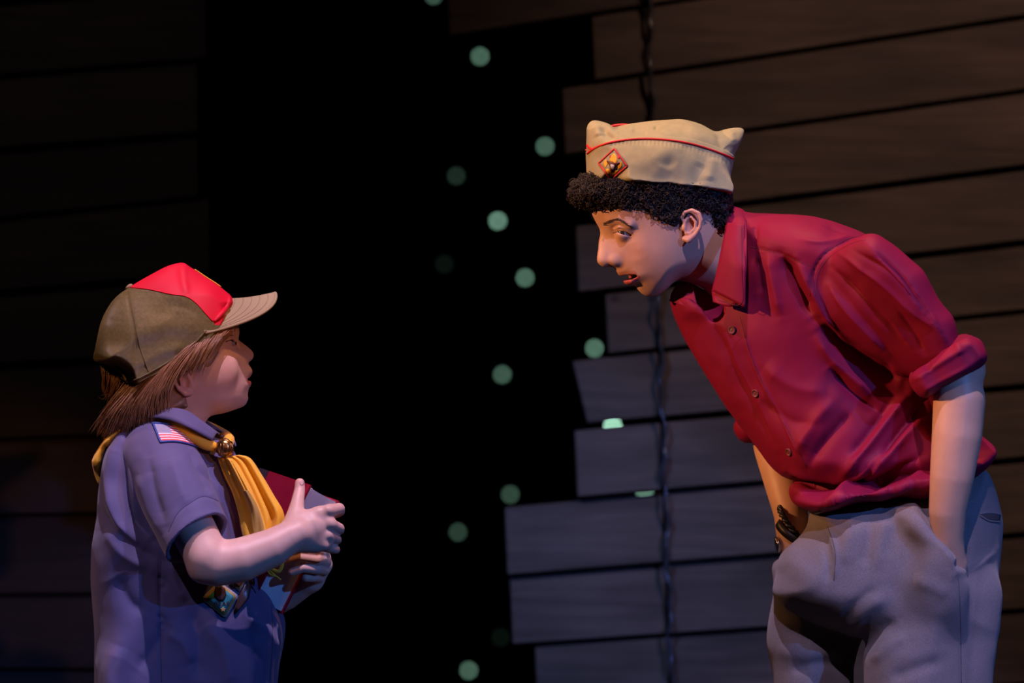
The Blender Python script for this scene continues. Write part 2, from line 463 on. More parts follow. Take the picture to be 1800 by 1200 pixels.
# ================================================================== the setting
def wood(name, col):
    m = bpy.data.materials.new(name); m.use_nodes = True; nt = m.node_tree; b = nt.nodes['Principled BSDF']
    tc = nt.nodes.new('ShaderNodeTexCoord'); oi = nt.nodes.new('ShaderNodeObjectInfo')
    add = nt.nodes.new('ShaderNodeVectorMath'); add.operation = 'ADD'
    sc = nt.nodes.new('ShaderNodeVectorMath'); sc.operation = 'SCALE'; sc.inputs[3].default_value = 37.0
    cmb = nt.nodes.new('ShaderNodeCombineXYZ'); 
    for i in range(3): nt.links.new(oi.outputs['Random'], cmb.inputs[i])
    nt.links.new(cmb.outputs[0], sc.inputs[0]); nt.links.new(tc.outputs['Object'], add.inputs[0]); nt.links.new(sc.outputs[0], add.inputs[1])
    mp = nt.nodes.new('ShaderNodeMapping'); mp.inputs['Scale'].default_value = (1.6, 1, 22); nt.links.new(add.outputs[0], mp.inputs[0])
    n1 = nt.nodes.new('ShaderNodeTexNoise'); n1.inputs['Scale'].default_value = 2.2; n1.inputs['Detail'].default_value = 7; n1.inputs['Distortion'].default_value = .6
    nt.links.new(mp.outputs[0], n1.inputs['Vector'])
    mp2 = nt.nodes.new('ShaderNodeMapping'); mp2.inputs['Scale'].default_value = (2.2, 1, 7); nt.links.new(add.outputs[0], mp2.inputs[0])
    n2 = nt.nodes.new('ShaderNodeTexNoise'); n2.inputs['Scale'].default_value = 2.0; n2.inputs['Detail'].default_value = 3; nt.links.new(mp2.outputs[0], n2.inputs['Vector'])
    vo = nt.nodes.new('ShaderNodeTexVoronoi'); vo.inputs['Scale'].default_value = 3.0; mp3 = nt.nodes.new('ShaderNodeMapping'); mp3.inputs['Scale'].default_value = (1, .01, 1.5)
    nt.links.new(add.outputs[0], mp3.inputs[0]); nt.links.new(mp3.outputs[0], vo.inputs['Vector'])
    kn = nt.nodes.new('ShaderNodeMapRange'); kn.inputs[1].default_value = .015; kn.inputs[2].default_value = .05; kn.inputs[3].default_value = .35; kn.inputs[4].default_value = 1
    nt.links.new(vo.outputs['Distance'], kn.inputs[0])
    r1 = nt.nodes.new('ShaderNodeMapRange'); r1.inputs[1].default_value = .3; r1.inputs[2].default_value = .7; r1.inputs[3].default_value = .72; r1.inputs[4].default_value = 1.28; nt.links.new(n1.outputs['Fac'], r1.inputs[0])
    r2 = nt.nodes.new('ShaderNodeMapRange'); r2.inputs[1].default_value = .3; r2.inputs[2].default_value = .7; r2.inputs[3].default_value = .7; r2.inputs[4].default_value = 1.3; nt.links.new(n2.outputs['Fac'], r2.inputs[0])
    r3 = nt.nodes.new('ShaderNodeMapRange'); r3.inputs[3].default_value = .85; r3.inputs[4].default_value = 1.15; nt.links.new(oi.outputs['Random'], r3.inputs[0])
    a = r1.outputs[0]
    for q in (r2, kn, r3):
        mu = nt.nodes.new('ShaderNodeMath'); mu.operation = 'MULTIPLY'; nt.links.new(a, mu.inputs[0]); nt.links.new(q.outputs[0], mu.inputs[1]); a = mu.outputs[0]
    mx = nt.nodes.new('ShaderNodeVectorMath'); mx.operation = 'SCALE'; mx.inputs[0].default_value = col; nt.links.new(a, mx.inputs[3])
    nt.links.new(mx.outputs[0], b.inputs['Base Color'])
    bp = nt.nodes.new('ShaderNodeBump'); bp.inputs['Strength'].default_value = .35; bp.inputs['Distance'].default_value = .004
    nt.links.new(n1.outputs['Fac'], bp.inputs['Height']); nt.links.new(bp.outputs[0], b.inputs['Normal'])
    b.inputs['Roughness'].default_value = .62; b.inputs['Specular IOR Level'].default_value = .3
    return m
WOOD_R = wood('painted_plank_brown', (.058, .042, .038)); WOOD_L = wood('plank_brown_dimmed', (.020, .016, .016))  # left planks: the weak light on that wall is put into a darker colour
STAGE = mat('stage_black', (.012, .012, .012), .6, bump=('noise', 30, .2, .002))
VELVET = mat('black_velvet', (.0006, .0006, .0008), .95, spec=.02)

WD = 1200.0   # the plank walls stand 1.2 m behind the players
fl = obj('floor', [(-6, -3.2, 0), (6, -3.2, 0), (6, 7.5, 0), (-6, 7.5, 0), (-6, -3.2, -.1), (6, -3.2, -.1), (6, 7.5, -.1), (-6, 7.5, -.1)],
         [(0, 1, 2, 3), (7, 6, 5, 4), (0, 4, 5, 1), (1, 5, 6, 2), (2, 6, 7, 3), (3, 7, 4, 0)], STAGE, smooth=False, world=True)
tag(fl, 'matte black stage floor under the two players', kind='structure')
# black star cloth, hung in soft pleats
xs = np.linspace(-6, 6, 241); prof = 6.15+.05*np.sin(xs*9)+.02*np.sin(xs*23+1)
Vb = np.concatenate([np.stack([xs, prof, np.full_like(xs, z)], 1) for z in (0.0, 5.5)]); nb = len(xs)
wb = obj('wall_back', Vb, [(i, i+1, nb+i+1, nb+i) for i in range(nb-1)], VELVET, world=True)
tag(wb, 'black star cloth hanging in pleats behind the plank walls', kind='structure')

def plank(parent, tl, tr, br, bl, m, lap=9.0, th=20.0):
    """one board from its four corners in elevation; lower edge a little proud like lapped siding"""
    A = at(*tl, WD); B = at(*tr, WD); C = at(*br, WD); D = at(*bl, WD)
    C[1] -= lap; D[1] -= lap
    V = np.array([A, B, C, D, A+[0, th, 0], B+[0, th, 0], C+[0, th, 0], D+[0, th, 0]])
    c = V.mean(0)
    bm = bmesh.new(); vs = [bm.verts.new(to_world([p])[0]) for p in V]
    for f in ((3, 2, 1, 0), (4, 5, 6, 7), (0, 1, 5, 4), (2, 3, 7, 6), (1, 2, 6, 5), (3, 0, 4, 7)): bm.faces.new([vs[i] for i in f])
    bmesh.ops.recalc_face_normals(bm, faces=bm.faces[:])
    bmesh.ops.bevel(bm, geom=bm.edges[:], offset=.0025, segments=1, affect='EDGES')
    off = OFF[parent.name]
    wc = to_world([c])[0]
    for v in bm.verts: v.co = v.co-Vector(wc)
    me = bpy.data.meshes.new('plank'); bm.to_mesh(me); bm.free(); me.materials.append(m)
    o = link_mesh('plank', me, parent); o.location = Vector(wc)-off; OFF[o.name] = Vector(wc)
    return o
wr = empty('wall_right', to_world([at(1400, 1703, WD)])[0]); tag(wr, 'lapped brown plank wall behind the leaning boy', kind='structure')
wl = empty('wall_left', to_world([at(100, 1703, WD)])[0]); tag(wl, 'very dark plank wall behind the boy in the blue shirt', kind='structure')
LR = [(-340, -490), (-215, -355), (-90, -222), (33, -94), (151, 30), (274, 160), (396, 293), (519, 425), (632, 547), (752, 680), (878, 806), (1004, 938), (1128, 1072), (1252, 1203), (1376, 1333), (1500, 1464), (1610, 1585), (1702, 1702)]
LX = [830, 800, 785, 1040, 988, 1035, 1012, 1064, 1022, 1010, 887, 896, 940, 905, 960, 900, 930]
GAP = {9: 10.0, 10: 5.5}
def lr(i, x): a, b = LR[i]; return a+(b-a)*(x-1000)/800
def seam(y): return 1138+.034*y
for r, x0 in enumerate(LX):
    g0 = GAP.get(r, 5.0)/2+1; g1 = GAP.get(r+1, 5.0)/2+1
    ym = lr(r, 1150); s = seam(ym)
    xt, xb = (x0, x0+5)
    if r == 8: xt, xb = (1006, 1032)
    plank(wr, (xt, lr(r, xt)+g0), (s-2.5, lr(r, s)+g0), (s-1, lr(r+1, s)-g1), (xb, lr(r+1, xb)-g1), WOOD_R, lap=random.uniform(12, 20))
    plank(wr, (s+2.5, lr(r, s)+g0+random.uniform(-1, 1)), (2700, lr(r, 2700)+g0), (2700, lr(r+1, 2700)-g1), (s+4, lr(r+1, s)-g1), WOOD_R, lap=random.uniform(12, 20))
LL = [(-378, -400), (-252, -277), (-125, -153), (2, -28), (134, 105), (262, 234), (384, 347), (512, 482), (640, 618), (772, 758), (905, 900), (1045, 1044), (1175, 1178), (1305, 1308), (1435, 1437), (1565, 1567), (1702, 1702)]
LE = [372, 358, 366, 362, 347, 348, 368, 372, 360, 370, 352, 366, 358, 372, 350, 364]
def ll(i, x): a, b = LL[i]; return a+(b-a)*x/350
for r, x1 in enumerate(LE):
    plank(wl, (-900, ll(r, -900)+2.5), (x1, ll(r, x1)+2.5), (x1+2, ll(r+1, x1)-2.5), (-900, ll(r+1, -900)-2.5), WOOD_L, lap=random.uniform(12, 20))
# uprights the boards are nailed to, behind the right wall (kept clear of the open slit)
for par, x in ((wr, 1330), (wr, 1700), (wr, 2200), (wl, 150), (wl, -400)):
    V, F = box_uvw(at(x, 1703, WD+24)+np.array([-35, 0, 0]), (70, 0, 0), (0, 60, 0), (0, 0, 2250))
    obj('batten', V, F, STAGE, par, smooth=False)

# a thin knotted cord that hangs in front of the joint between the boards
CORD = mat('cord_dark_glossy', (.030, .032, .045), .25, spec=.8)
P = []
for i, y in enumerate(np.arange(-380, 1690, 5.0)):
    P.append(at(seam(y)+2+3.0*math.sin(y*.043)+2.2*math.sin(y*.11+1), y, WD-26+2*math.sin(y*.09)))
P = np.array(P); rr = 2.6+1.5*np.abs(np.sin(np.arange(len(P))*.42))+1.6*(np.sin(np.arange(len(P))*.19) > .55)
V, F = tube(P, rr, 8)
co = obj('hanging_cord', V, F, CORD, base=to_world([at(1195, 1690, WD-26)])[0])
tag(co, 'thin knotted dark cord hanging down the joint of the brown plank wall', 'cord')

# ------------------------------------------------------------------ star lights sewn on the cloth
def star(px, py, lum, label):
    d = 6000.0; c = at(px, py, d); wc = to_world([c])[0]
    m = mat('star_light_glow', (.05, .1, .08), emit=((.30, .60, .43), 4.6*lum))
    V, F = [], []
    bm = bmesh.new(); bmesh.ops.create_uvsphere(bm, u_segments=12, v_segments=8, radius=.0075)
    for v in bm.verts: v.co.y *= .6
    # a tiny collar where the lamp is pushed through the cloth
    me = bpy.data.meshes.new('bulb'); bm.to_mesh(me); bm.free(); me.materials.append(m)
    root = empty('star_light', wc); tag(root, label, 'star light', 'green star lights on the black cloth')
    link_mesh('bulb', me, root)
    a = np.linspace(0, 2*np.pi, 13)[:-1]
    Vc = np.concatenate([np.stack([np.cos(a)*r, np.full(12, y), np.sin(a)*r], 1) for r, y in ((.009, .003), (.009, .14), (.006, .14), (.006, .003))])
    Fc = [(k*12+i, k*12+(i+1) % 12, ((k+1) % 4)*12+(i+1) % 12, ((k+1) % 4)*12+i) for k in range(4) for i in range(12)]
    obj('lamp_holder', Vc+np.array(wc), Fc, STAGE, root, world=True)
STARS = [
 (844, 99, .55, 'green star light high on the black cloth, below the topmost brown plank end'),
 (958, 257, .50, 'green star light just left of the garrison cap, level with its red piping'),
 (802, 309, .10, 'faint green star light, upper left of the brightest one'),
 (875, 388, 1.0, 'brightest of the round green star lights, midway between the two caps'),
 (781, 464, .025, 'barely visible star light, leftmost in the upper half of the gap'),
 (923, 488, .62, 'green star light level with the leaning boy\'s mouth'),
 (1045, 612, .70, 'green star light touching the plank end beside the red shirt front'),
 (883, 658, .42, 'dim green star light level with the chin of the boy in the trucker cap'),
 (1077, 748, 3.4, 'wide pale green star light glint in the plank slit left of the cord'),
 (1133, 861, .9, 'very thin green glint of a star light in the slit touching the hanging cord'),
 (897, 869, .26, 'dim green star light just above the long brown plank end'),
 (805, 935, .20, 'dim green star light right of the hands holding the red book'),
 (880, 1120, .02, 'barely visible star light low beside the brown plank ends'),
 (824, 1178, .48, 'lowest green star light at the bottom edge of the black gap'),
 (762, -8, .35, 'green star light cut by the top edge of the picture'),
]
for s_ in STARS: star(*s_)

# ================================================================== shared people materials
def skin_mat(name): return mat(name, (.6, .36, .26), .48, spec=.45, attr='tint', sss=.12, bump=('noise', 700, .12, .0006), var=(40, .06))
SKIN_O = skin_mat('skin_olive'); SKIN_C = skin_mat('skin_fair')
EYE_W = mat('eye_white', (.30, .26, .245), .2, spec=.6, coat=.5); IRIS = mat('iris_brown', (.035, .016, .008), .15, coat=.6); NAIL = mat('finger_nail', (.68, .42, .38), .25, coat=.3)
BROW_O = mat('brow_dark_brown', (.05, .026, .018), .6); HAIR_O = mat('hair_black_brown', (.014, .008, .0065), .5, spec=.45, bump=('noise', 900, .6, .002)); HAIR_C = mat('hair_light_brown', (.31, .165, .092), .42, spec=.5, var=(60, .35, (1, 1, 1)))

class Turn:
    """a head seen from the side and turned a little about the vertical"""
    def __init__(s, cx, deg, d0=0.0): s.cx = cx; s.c = math.cos(math.radians(deg)); s.s = math.sin(math.radians(deg)); s.d0 = d0
    def L(s, px, py, dl=0.0, *r): return (s.cx+(px-s.cx+dl*s.s)/s.c, py, dl)+tuple(r)
    def poly(s, pts, dl=0.0): return [s.L(p[0], p[1], dl)[:2] for p in pts]
    def out(s, V):
        V = np.asarray(V, float).copy(); x = V[:, 0]-s.cx; y = V[:, 1].copy()
        V[:, 0] = s.cx+x*s.c-y*s.s; V[:, 1] = x*s.s+y*s.c+s.d0
        return V
def mir(p, s): return (p[0], p[1], p[2]*s)+tuple(p[3:])
def uv_sphere(c, r, nu=20, nv=12, squash=(1, 1, 1)):
    V = [[0, 0, 1]]
    for i in range(1, nv):
        a = math.pi*i/nv
        for j in range(nu): b = 2*math.pi*j/nu; V.append([math.sin(a)*math.cos(b), math.sin(a)*math.sin(b), math.cos(a)])
    V.append([0, 0, -1]); V = np.array(V)*np.array(squash)*r+np.array(c); F = []
    for j in range(nu): F.append((0, 1+j, 1+(j+1) % nu))
    for i in range(nv-2):
        for j in range(nu): a = 1+i*nu+j; b = 1+i*nu+(j+1) % nu; F.append((a, a+nu, b+nu, b))
    for j in range(nu): F.append((len(V)-1, 1+(nv-2)*nu+(j+1) % nu, 1+(nv-2)*nu+j))
    return V, F
def disc_on_sphere(c, direction, R, ang, n=20, rings=4, lift=.25):
    """a spherical cap (iris) on an eyeball"""
    d = np.asarray(direction, float); d /= np.linalg.norm(d)
    x = np.cross(d, [0, 0, 1.]); x /= np.linalg.norm(x); y = np.cross(x, d)
    V = [np.array(c)+d*(R+lift)]; F = []
    for k in range(1, rings+1):
        a = math.radians(ang)*k/rings
        for j in range(n):
            b = 2*math.pi*j/n; V.append(np.array(c)+(R+lift)*(d*math.cos(a)+math.sin(a)*(x*math.cos(b)+y*math.sin(b))))
    for j in range(n): F.append((0, 1+j, 1+(j+1) % n))
    for k in range(rings-1):
        for j in range(n): a = 1+k*n+j; b = 1+k*n+(j+1) % n; F.append((a, a+n, b+n, b))
    return np.array(V), F

# ================================================================== the leaning boy: head and neck
OLD = empty('person', to_world([[1560, 0, -1850]])[0])
tag(OLD, 'tall boy in dark red shirt and grey trousers bending forward, hands in pockets', 'person')
TO = Turn(1180, 12)
face = [(1040, 372), (1047, 390), (1053, 401), (1055, 411), (1052.5, 422), (1051, 438), (1049, 454), (1051, 463), (1060, 469.5), (1072, 469), (1080, 472), (1084, 478), (1087, 482.5), (1093, 487),
        (1094, 492), (1099, 498), (1108, 501.5), (1117, 503), (1122, 510), (1131, 518), (1142, 521.5), (1156, 518), (1170, 509), (1183, 497), (1196, 493), (1215, 498), (1236, 506), (1262, 524), (1300, 520), (1325, 470), (1315, 410), (1292, 388),
        (1281, 360), (1280, 325), (1272, 295), (1250, 270), (1212, 254), (1160, 250), (1110, 256), (1073, 275), (1050, 305), (1041, 342)]
Tm = [(1150, 310, 79), (1220, 320, 80), (1255, 360, 68), (1060, 350, 52), (1052, 380, 38), (1120, 380, 69), (1085, 385, 56), (1085, 411, 38), (1102, 413, 52), (1064, 414, 15), (1058, 435, 9.5), (1057, 458, 12.5), (1072, 463, 15),
      (1110, 440, 55), (1130, 430, 63), (1152, 440, 67), (1092, 446, 35), (1093, 477, 20), (1106, 474, 33), (1103, 491, 24), (1120, 485, 38), (1128, 507, 22), (1143, 513, 24), (1160, 495, 46), (1182, 480, 57), (1190, 450, 65),
      (1205, 410, 70), (1230, 470, 56), (1270, 450, 58), (1240, 495, 52), (1300, 460, 60)]
Rm = [(1150, 300, 80), (1060, 320, 60), (1110, 430, 62), (1053, 440, 11), (1056, 465, 11), (1054, 402, 22), (1045, 375, 40), (1090, 480, 20), (1098, 495, 15), (1140, 515, 26), (1180, 490, 36), (1230, 490, 50), (1280, 350, 60), (1310, 450, 60)]
f = Field((1020, 1345), (-112, 112), (240, 535), 1.6)
cvt = lambda lst: [TO.L(a, b, 0)[:2]+(v,) for a, b, v in lst]
f.relief(TO.poly(face), cvt(Tm), cvt(Rm), k=0, smooth=5)
EYO = TO.L(1095.5, 411, -33.5)
for s in (1, -1):
    M = lambda px, py, dl, r: mir(TO.L(px, py, dl, r), s)
    f.chain([M(1076, 388, -30, 6), M(1092, 387, -44, 7), M(1106, 396, -54, 6)], k=12)              # brow
    f.ell(p3(M(1083, 458, -14, 0)), (10.5, 7.5, 9), k=9)                                             # nostril wing
    f.ell(p3(M(1071, 469, -8, 0)), (5.5, 3.2, 3), k=2, op='s')
    ec = p3(mir(EYO, s)); f.ell(ec+[-4, s*-1, 0], (16, 10, 9), k=12, op='s')
    f.ell(ec, (14.0, 14.0, 13.6), k=8)
    ax = np.array([.96, 0, -.28]); nv = np.array([.28, 0, .96])
    def lid(X, Y, Z, ec=ec, s=s):
        a = (X-ec[0])*ax[0]+(Z-ec[2])*ax[2]; v = (X-ec[0])*nv[0]+(Z-ec[2])*nv[2]
        r = np.sqrt((X-ec[0])**2+(Y-ec[1])**2+(Z-ec[2])**2)
        return np.maximum(np.abs(v+.5)-2.9*(1-(a/15.5)**2)+0*Y, np.maximum(r-18, (Y-ec[1])*s+1.5-.35*a*0))
    f.half(lid, ec-20, ec+20, k=1.2)
    f.chain([M(1079, 404, -30, 1.6), M(1087, 400, -44, 2.0), M(1098, 402, -50, 2.0), M(1108, 410, -50, 1.6)], k=3)  # upper lid fold
# mouth
rot = Matrix.Rotation(math.radians(-13), 3, 'Y')
f.chain([TO.L(1122, 482, -25, 1.4), TO.L(1110, 494, -17, 4.2), TO.L(1102, 494.5, 0, 5.2), TO.L(1110, 494, -17)[:2]+(17, 4.2), TO.L(1122, 482, -25)[:2]+(25, 1.4)], k=4)
f.chain([TO.L(1122, 479, -25, 1.4), TO.L(1106, 478, -16, 4.5), TO.L(1092, 480, 0, 5), TO.L(1106, 478, -16)[:2]+(16, 4.5), TO.L(1122, 479, -25)[:2]+(25, 1.4)], k=4)
mc = TO.L(1106, 486.5, -6); f.ell(p3((mc[0], mc[1], 0)), (26, 33, 5.4), k=1.2, op='s', rot=rot)
# ears
for s in (1, -1):
    M = lambda px, py, dl, r: mir(TO.L(px, py, dl, r), s)
    f.ell(p3(M(1213, 396, -80, 0)), (15, 5.0, 24), k=6, rot=Matrix.Rotation(math.radians(8), 3, 'Y')@Matrix.Rotation(math.radians(18*s), 3, 'Z'))
    f.ell(p3(M(1212, 399, -89, 0)), (10, 9, 14), k=3, op='s')
    f.chain([M(1200, 396, -80, 2.5), M(1196, 385, -82, 3), M(1201, 375, -87, 3.4), M(1213, 371.5, -91, 3.5), M(1225, 377, -94, 3.5), M(1229, 389, -95, 3.5), M(1227, 402, -93, 3.4), M(1219, 414, -89, 4), M(1208, 423, -85, 6), M(1201, 421, -80, 5)], k=3)
    f.chain([M(1212, 383, -87, 2.2), M(1220, 392, -90, 2.6), M(1219, 403, -89, 2.8), M(1210, 412, -86, 2.8), M(1203, 412, -83, 2.4)], k=3)
    f.ell(p3(M(1199, 402, -80, 0)), (4, 5, 5.5), k=4)
Vh, Fh = f.skin(); Vh = relax(Vh, Fh, 1, .4)
Lu, Lv, Ld = Vh[:, 0].copy(), -Vh[:, 2], Vh[:, 1].copy()
# own colouring of the skin: lips, cheeks, ears; plus painted shade inside the mouth
base = np.array([.56, .325, .225]); C = np.repeat(base[None], len(Vh), 0)
def blend(C, m, col): return C*(1-m[:, None])+np.array(col)*m[:, None]
lowl = sd_poly(Lu, Lv, np.array(TO.poly([(1091, 488), (1106, 489.5), (1125, 482), (1119, 493), (1109, 500.5), (1099, 499), (1092, 493)], -18)))
upl = sd_poly(Lu, Lv, np.array(TO.poly([(1080, 480), (1094, 477), (1110, 476.5), (1125, 480), (1110, 484), (1095, 488), (1088, 487)], -14)))
front = (np.abs(Ld) < 34)
C = blend(C, np.clip(.5-lowl/2.5, 0, 1)*front, (.50, .10, .10)); C = blend(C, np.clip(.5-upl/2.5, 0, 1)*front*.8, (.40, .14, .115))
q = np.array([mc[0], mc[1]]); mouth_shade = np.clip(1.2-np.sqrt(((Lu-q[0]-4)/22)**2+((Lv-q[1]-.3)/5.0)**2), 0, .2)*5*(np.abs(Ld) < 24)*(Lu > TO.L(1101, 0, 0)[0])
C = blend(C, mouth_shade, (.06, .008, .010))  # shade of the open mouth painted in, over its dark red
ear = np.exp(-((Lu-TO.L(1213, 0, -88)[0])/18)**2-((Lv-397)/28)**2)*(np.abs(Ld) > 74); C = blend(C, ear*.45, (.60, .24, .19))
C = blend(C, np.exp(-((Lu-TO.L(1120, 0, -55)[0])/26)**2-((Lv-445)/22)**2)*.25, (.60, .26, .19))
head_O = (TO.out(Vh), Fh, C)

# arms and the trunk under the shirt
f = Field((1230, 1775), (-270, 240), (480, 1090), 3.0)
f.chain([(1330, 480, 0, 60), (1420, 560, 0, 100), (1520, 700, 0, 95), (1560, 840, 0, 78)], k=30)
NA = [(1480, 475, -140, 46), (1590, 562, -176, 38), (1662, 648, -196, 40)]
f.chain(NA, k=14)
f.chain([(1662, 648, -196, 40), (1669, 700, -200, 45), (1665, 760, -200, 43.5), (1657, 830, -194, 38.5), (1650, 890, -182, 32.5), (1652, 940, -166, 27.5), (1662, 985, -146, 24)], k=12)
f.ell((1698, -196, -648), (17, 22, 22), k=14)                                                       # elbow
f.chain([(1662, 985, -146, 24), (1656, 1025, -130, 32), (1648, 1045, -126, 32)], k=10, flat=1.5)
for i, (x, y) in enumerate(((1625, 1072), (1642, 1082), (1660, 1083), (1678, 1074))): f.chain([(1636+i*8, 1035, -126, 11), (x-14, y-6, -124, 8.5)], k=3)
f.chain([(1640, 1005, -135, 13), (1616, 1028, -138, 9), (1604, 1038, -136, 8)], k=5)
f.chain([(1330, 560, 130, 48), (1362, 700, 160, 44), (1372, 790, 152, 40), (1384, 850, 130, 35), (1396, 905, 105, 31), (1397, 945, 90, 28), (1415, 1000, 80, 32), (1420, 1040, 80, 26)], k=12)
for i in range(4): f.chain([(1410+i*9, 1030, 80, 11), (1405+i*11, 1065, 85, 9)], k=3)
f.chain([(1440, 1000, 75, 13), (1456, 1030, 75, 9)], k=4)
Va, Fa = f.skin(); Va = relax(Va, Fa, 10, .5)
Ca = np.repeat(np.array([[.585, .345, .24]]), len(Va), 0)
Ca = blend(Ca, np.exp(-((Va[:, 0]-1706)/16)**2-((Va[:, 2]+648)/18)**2)*.5, (.62, .27, .19))
V, F, Cb = np.concatenate([head_O[0], Va]), np.concatenate([head_O[1], Fa+len(head_O[0])]), np.concatenate([head_O[2], Ca])
body = obj('body', V, F, SKIN_O, OLD); color_attr(body, 'tint', Cb)
BV_HO = bvh(*head_O[:2]); BV_AO = bvh(Va, Fa)

# eyes and brows
for s in (1, -1):
    ec = p3(mir(EYO, s)); Ve, Fe = uv_sphere(ec, 12.6)
    e = obj('eye', TO.out(Ve), Fe, EYE_W, OLD)
    Vi, Fi = disc_on_sphere(ec, (-.62, -.74*s, -.10), 12.6, 31); obj('iris', TO.out(Vi), Fi, IRIS, e)
ms = []
for i in range(120):
    t = random.random(); p = np.array([1060+46*t, 394-9*math.sin(min(t*1.25, 1)*2.2)+13*max(t-.55, 0)*1.9]) + np.array([0, random.uniform(-1.9, 1.9)*(1-.6*t)])
    q = p+np.array([random.uniform(5, 9), random.uniform(-2.5, .5)+3*t])
    a, n1 = hit(BV_HO, *p, .2); b, n2 = hit(BV_HO, *q, .8)
    if a is None or b is None or abs(a[1]-b[1]) > 12: continue
    ms.append(tube([a, (a+b)/2+n1*.5, b], [.34, .3, .1], 4))
brow_m = merge(ms); obj('eyebrow', *brow_m, BROW_O, OLD)
# upper lashes
ms = []
for i in range(26):
    t = i/25; p = (1081+27*t, 408.5-5.6*math.sin(math.pi*t*.92)+6*t); a, n1 = hit(BV_HO, *p, .3)
    if a is None: continue
    ms.append(tube([a, a+n1*1.5+np.array([-1.2, 0, -.8]), a+n1*2.4+np.array([-2.4, 0, -.3])], [.45, .35, .1], 4))
obj('eyelashes', *merge(ms), HAIR_O, OLD)

# ---------------------------------------------------------------- curly hair
hp = [(1002, 338), (1010, 322), (1030, 312), (1048, 308), (1110, 315), (1200, 322), (1272, 330), (1284, 350), (1282, 372), (1274, 392), (1262, 402), (1248, 404), (1238, 398), (1234, 382), (1222, 374), (1205, 371), (1190, 376), (1180, 388), (1170, 402), (1161, 400), (1148, 392), (1134, 386), (1118, 374), (1098, 368), (1078, 372), (1060, 372), (1042, 366), (1020, 360), (1006, 350)]
f = Field((985, 1305), (-112, 112), (280, 420), 2.4)
f.relief(TO.poly(hp), cvt([(1020, 340, 34), (1060, 340, 58), (1120, 350, 80), (1200, 350, 84), (1200, 380, 80), (1160, 395, 78), (1255, 390, 70), (1260, 360, 76)]), cvt([(1020, 340, 30), (1060, 345, 20), (1120, 370, 5), (1160, 390, 4), (1200, 370, 4), (1250, 390, 6), (1280, 370, 40)]), smooth=4)
Vr, Fr = f.skin()
Nr = vnormals(Vr, Fr); Vr = Vr+Nr*(3.4*vnoise(Vr, 8)+2.2*vnoise(Vr+90, 4.0))[:, None]
Vr = TO.out(Vr); BV_R = bvh(Vr, Fr)
ms = [(Vr, [tuple(q) for q in Fr])]
def curl(c, n, r, tr, turns=1.25, lift=3.5):
    n = n/np.linalg.norm(n); x = np.cross(n, np.array([random.uniform(-1, 1), random.uniform(-1, 1), random.uniform(-1, 1)])); x /= np.linalg.norm(x); y = np.cross(n, x)
    k = 13; t = np.linspace(0, 2*np.pi*turns, k)
    P = c+r*(np.cos(t)[:, None]*x+np.sin(t)[:, None]*y)+n*(np.linspace(-1.5, lift, k))[:, None]
    return tube(P, np.interp(np.arange(k), [0, 2, k-3, k-1], [tr*.5, tr, tr, tr*.35]), 5)
hpa = np.array(hp, float)
cnt = 0
while cnt < 2300:
    x, y = random.uniform(1000, 1286), random.uniform(304, 405)
    if cnt < 1000: x = random.uniform(1000, 1105); y = random.uniform(306, 372)
    if sd_poly(np.array([x]), np.array([y]), hpa)[0] > 3: continue
    c, n = hit(BV_R, x, y, random.uniform(-1, 3.5))
    cnt += 1
    if c is None: continue
    big = x < 1110
    n = n+np.array([random.uniform(-.6, .6), 0, random.uniform(-.6, .6)])
    ms.append(curl(c, n, random.uniform(2.0, 5.0), random.uniform(.45, 1.0), random.uniform(.8, 2.0), random.uniform(2, 8)) if big else curl(c, n, random.uniform(2.2, 5), random.uniform(.45, .9), random.uniform(.35, 1.0), 4))
# curls standing out along the front outline and over the far side
for i in range(420):
    t = random.random(); a = random.uniform(-60, 60)
    L = TO.L(*random.choice([(1002, 338), (1008, 325), (1022, 315), (1036, 309), (1004, 350), (1014, 358), (1030, 363), (1046, 368), (1062, 373)]), 0)
    c = TO.out(np.array([[L[0]+random.uniform(-3, 4)+abs(a)*.28, a*.55, -L[1]+random.uniform(-4, 4)]]))[0]
    ms.append(curl(c, np.array([-1, random.uniform(-1, 1), random.uniform(-.5, .5)]), random.uniform(2.2, 5.0), random.uniform(.4, .9), random.uniform(.6, 1.6), 6))
for i in range(90):   # far side
    L = TO.L(random.uniform(1030, 1270), random.uniform(320, 370), 0)
    c = TO.out(np.array([[L[0], 80-18*(L[0] < 1080), -L[1]]]))[0]
    ms.append(curl(c, np.array([0, 1, 0.]), random.uniform(3, 5), 1.2))
obj('hair', *merge(ms), HAIR_O, OLD)

# ================================================================== the leaning boy: clothes
RED = mat('shirt_crimson_cotton', (.215, .006, .040), .62, spec=.18, bump=('noise', 420, .12, .0008))
RED_ST = mat('thread_dark_red', (.12, .004, .016), .7); BUTTON = mat('button_dark_horn', (.16, .035, .04), .5, spec=.35)
GREY = mat('trouser_grey_wool', (.185, .165, .175), .8, spec=.2, sheen=.2, bump=('noise', 900, .5, .0012), var=(500, .22)); GREY_ST = mat('thread_charcoal', (.07, .06, .06), .8)
BLACKL = mat('leather_black', (.008, .006, .005), .45); STEEL = mat('watch_steel', (.5, .47, .42), .25, metal=1)

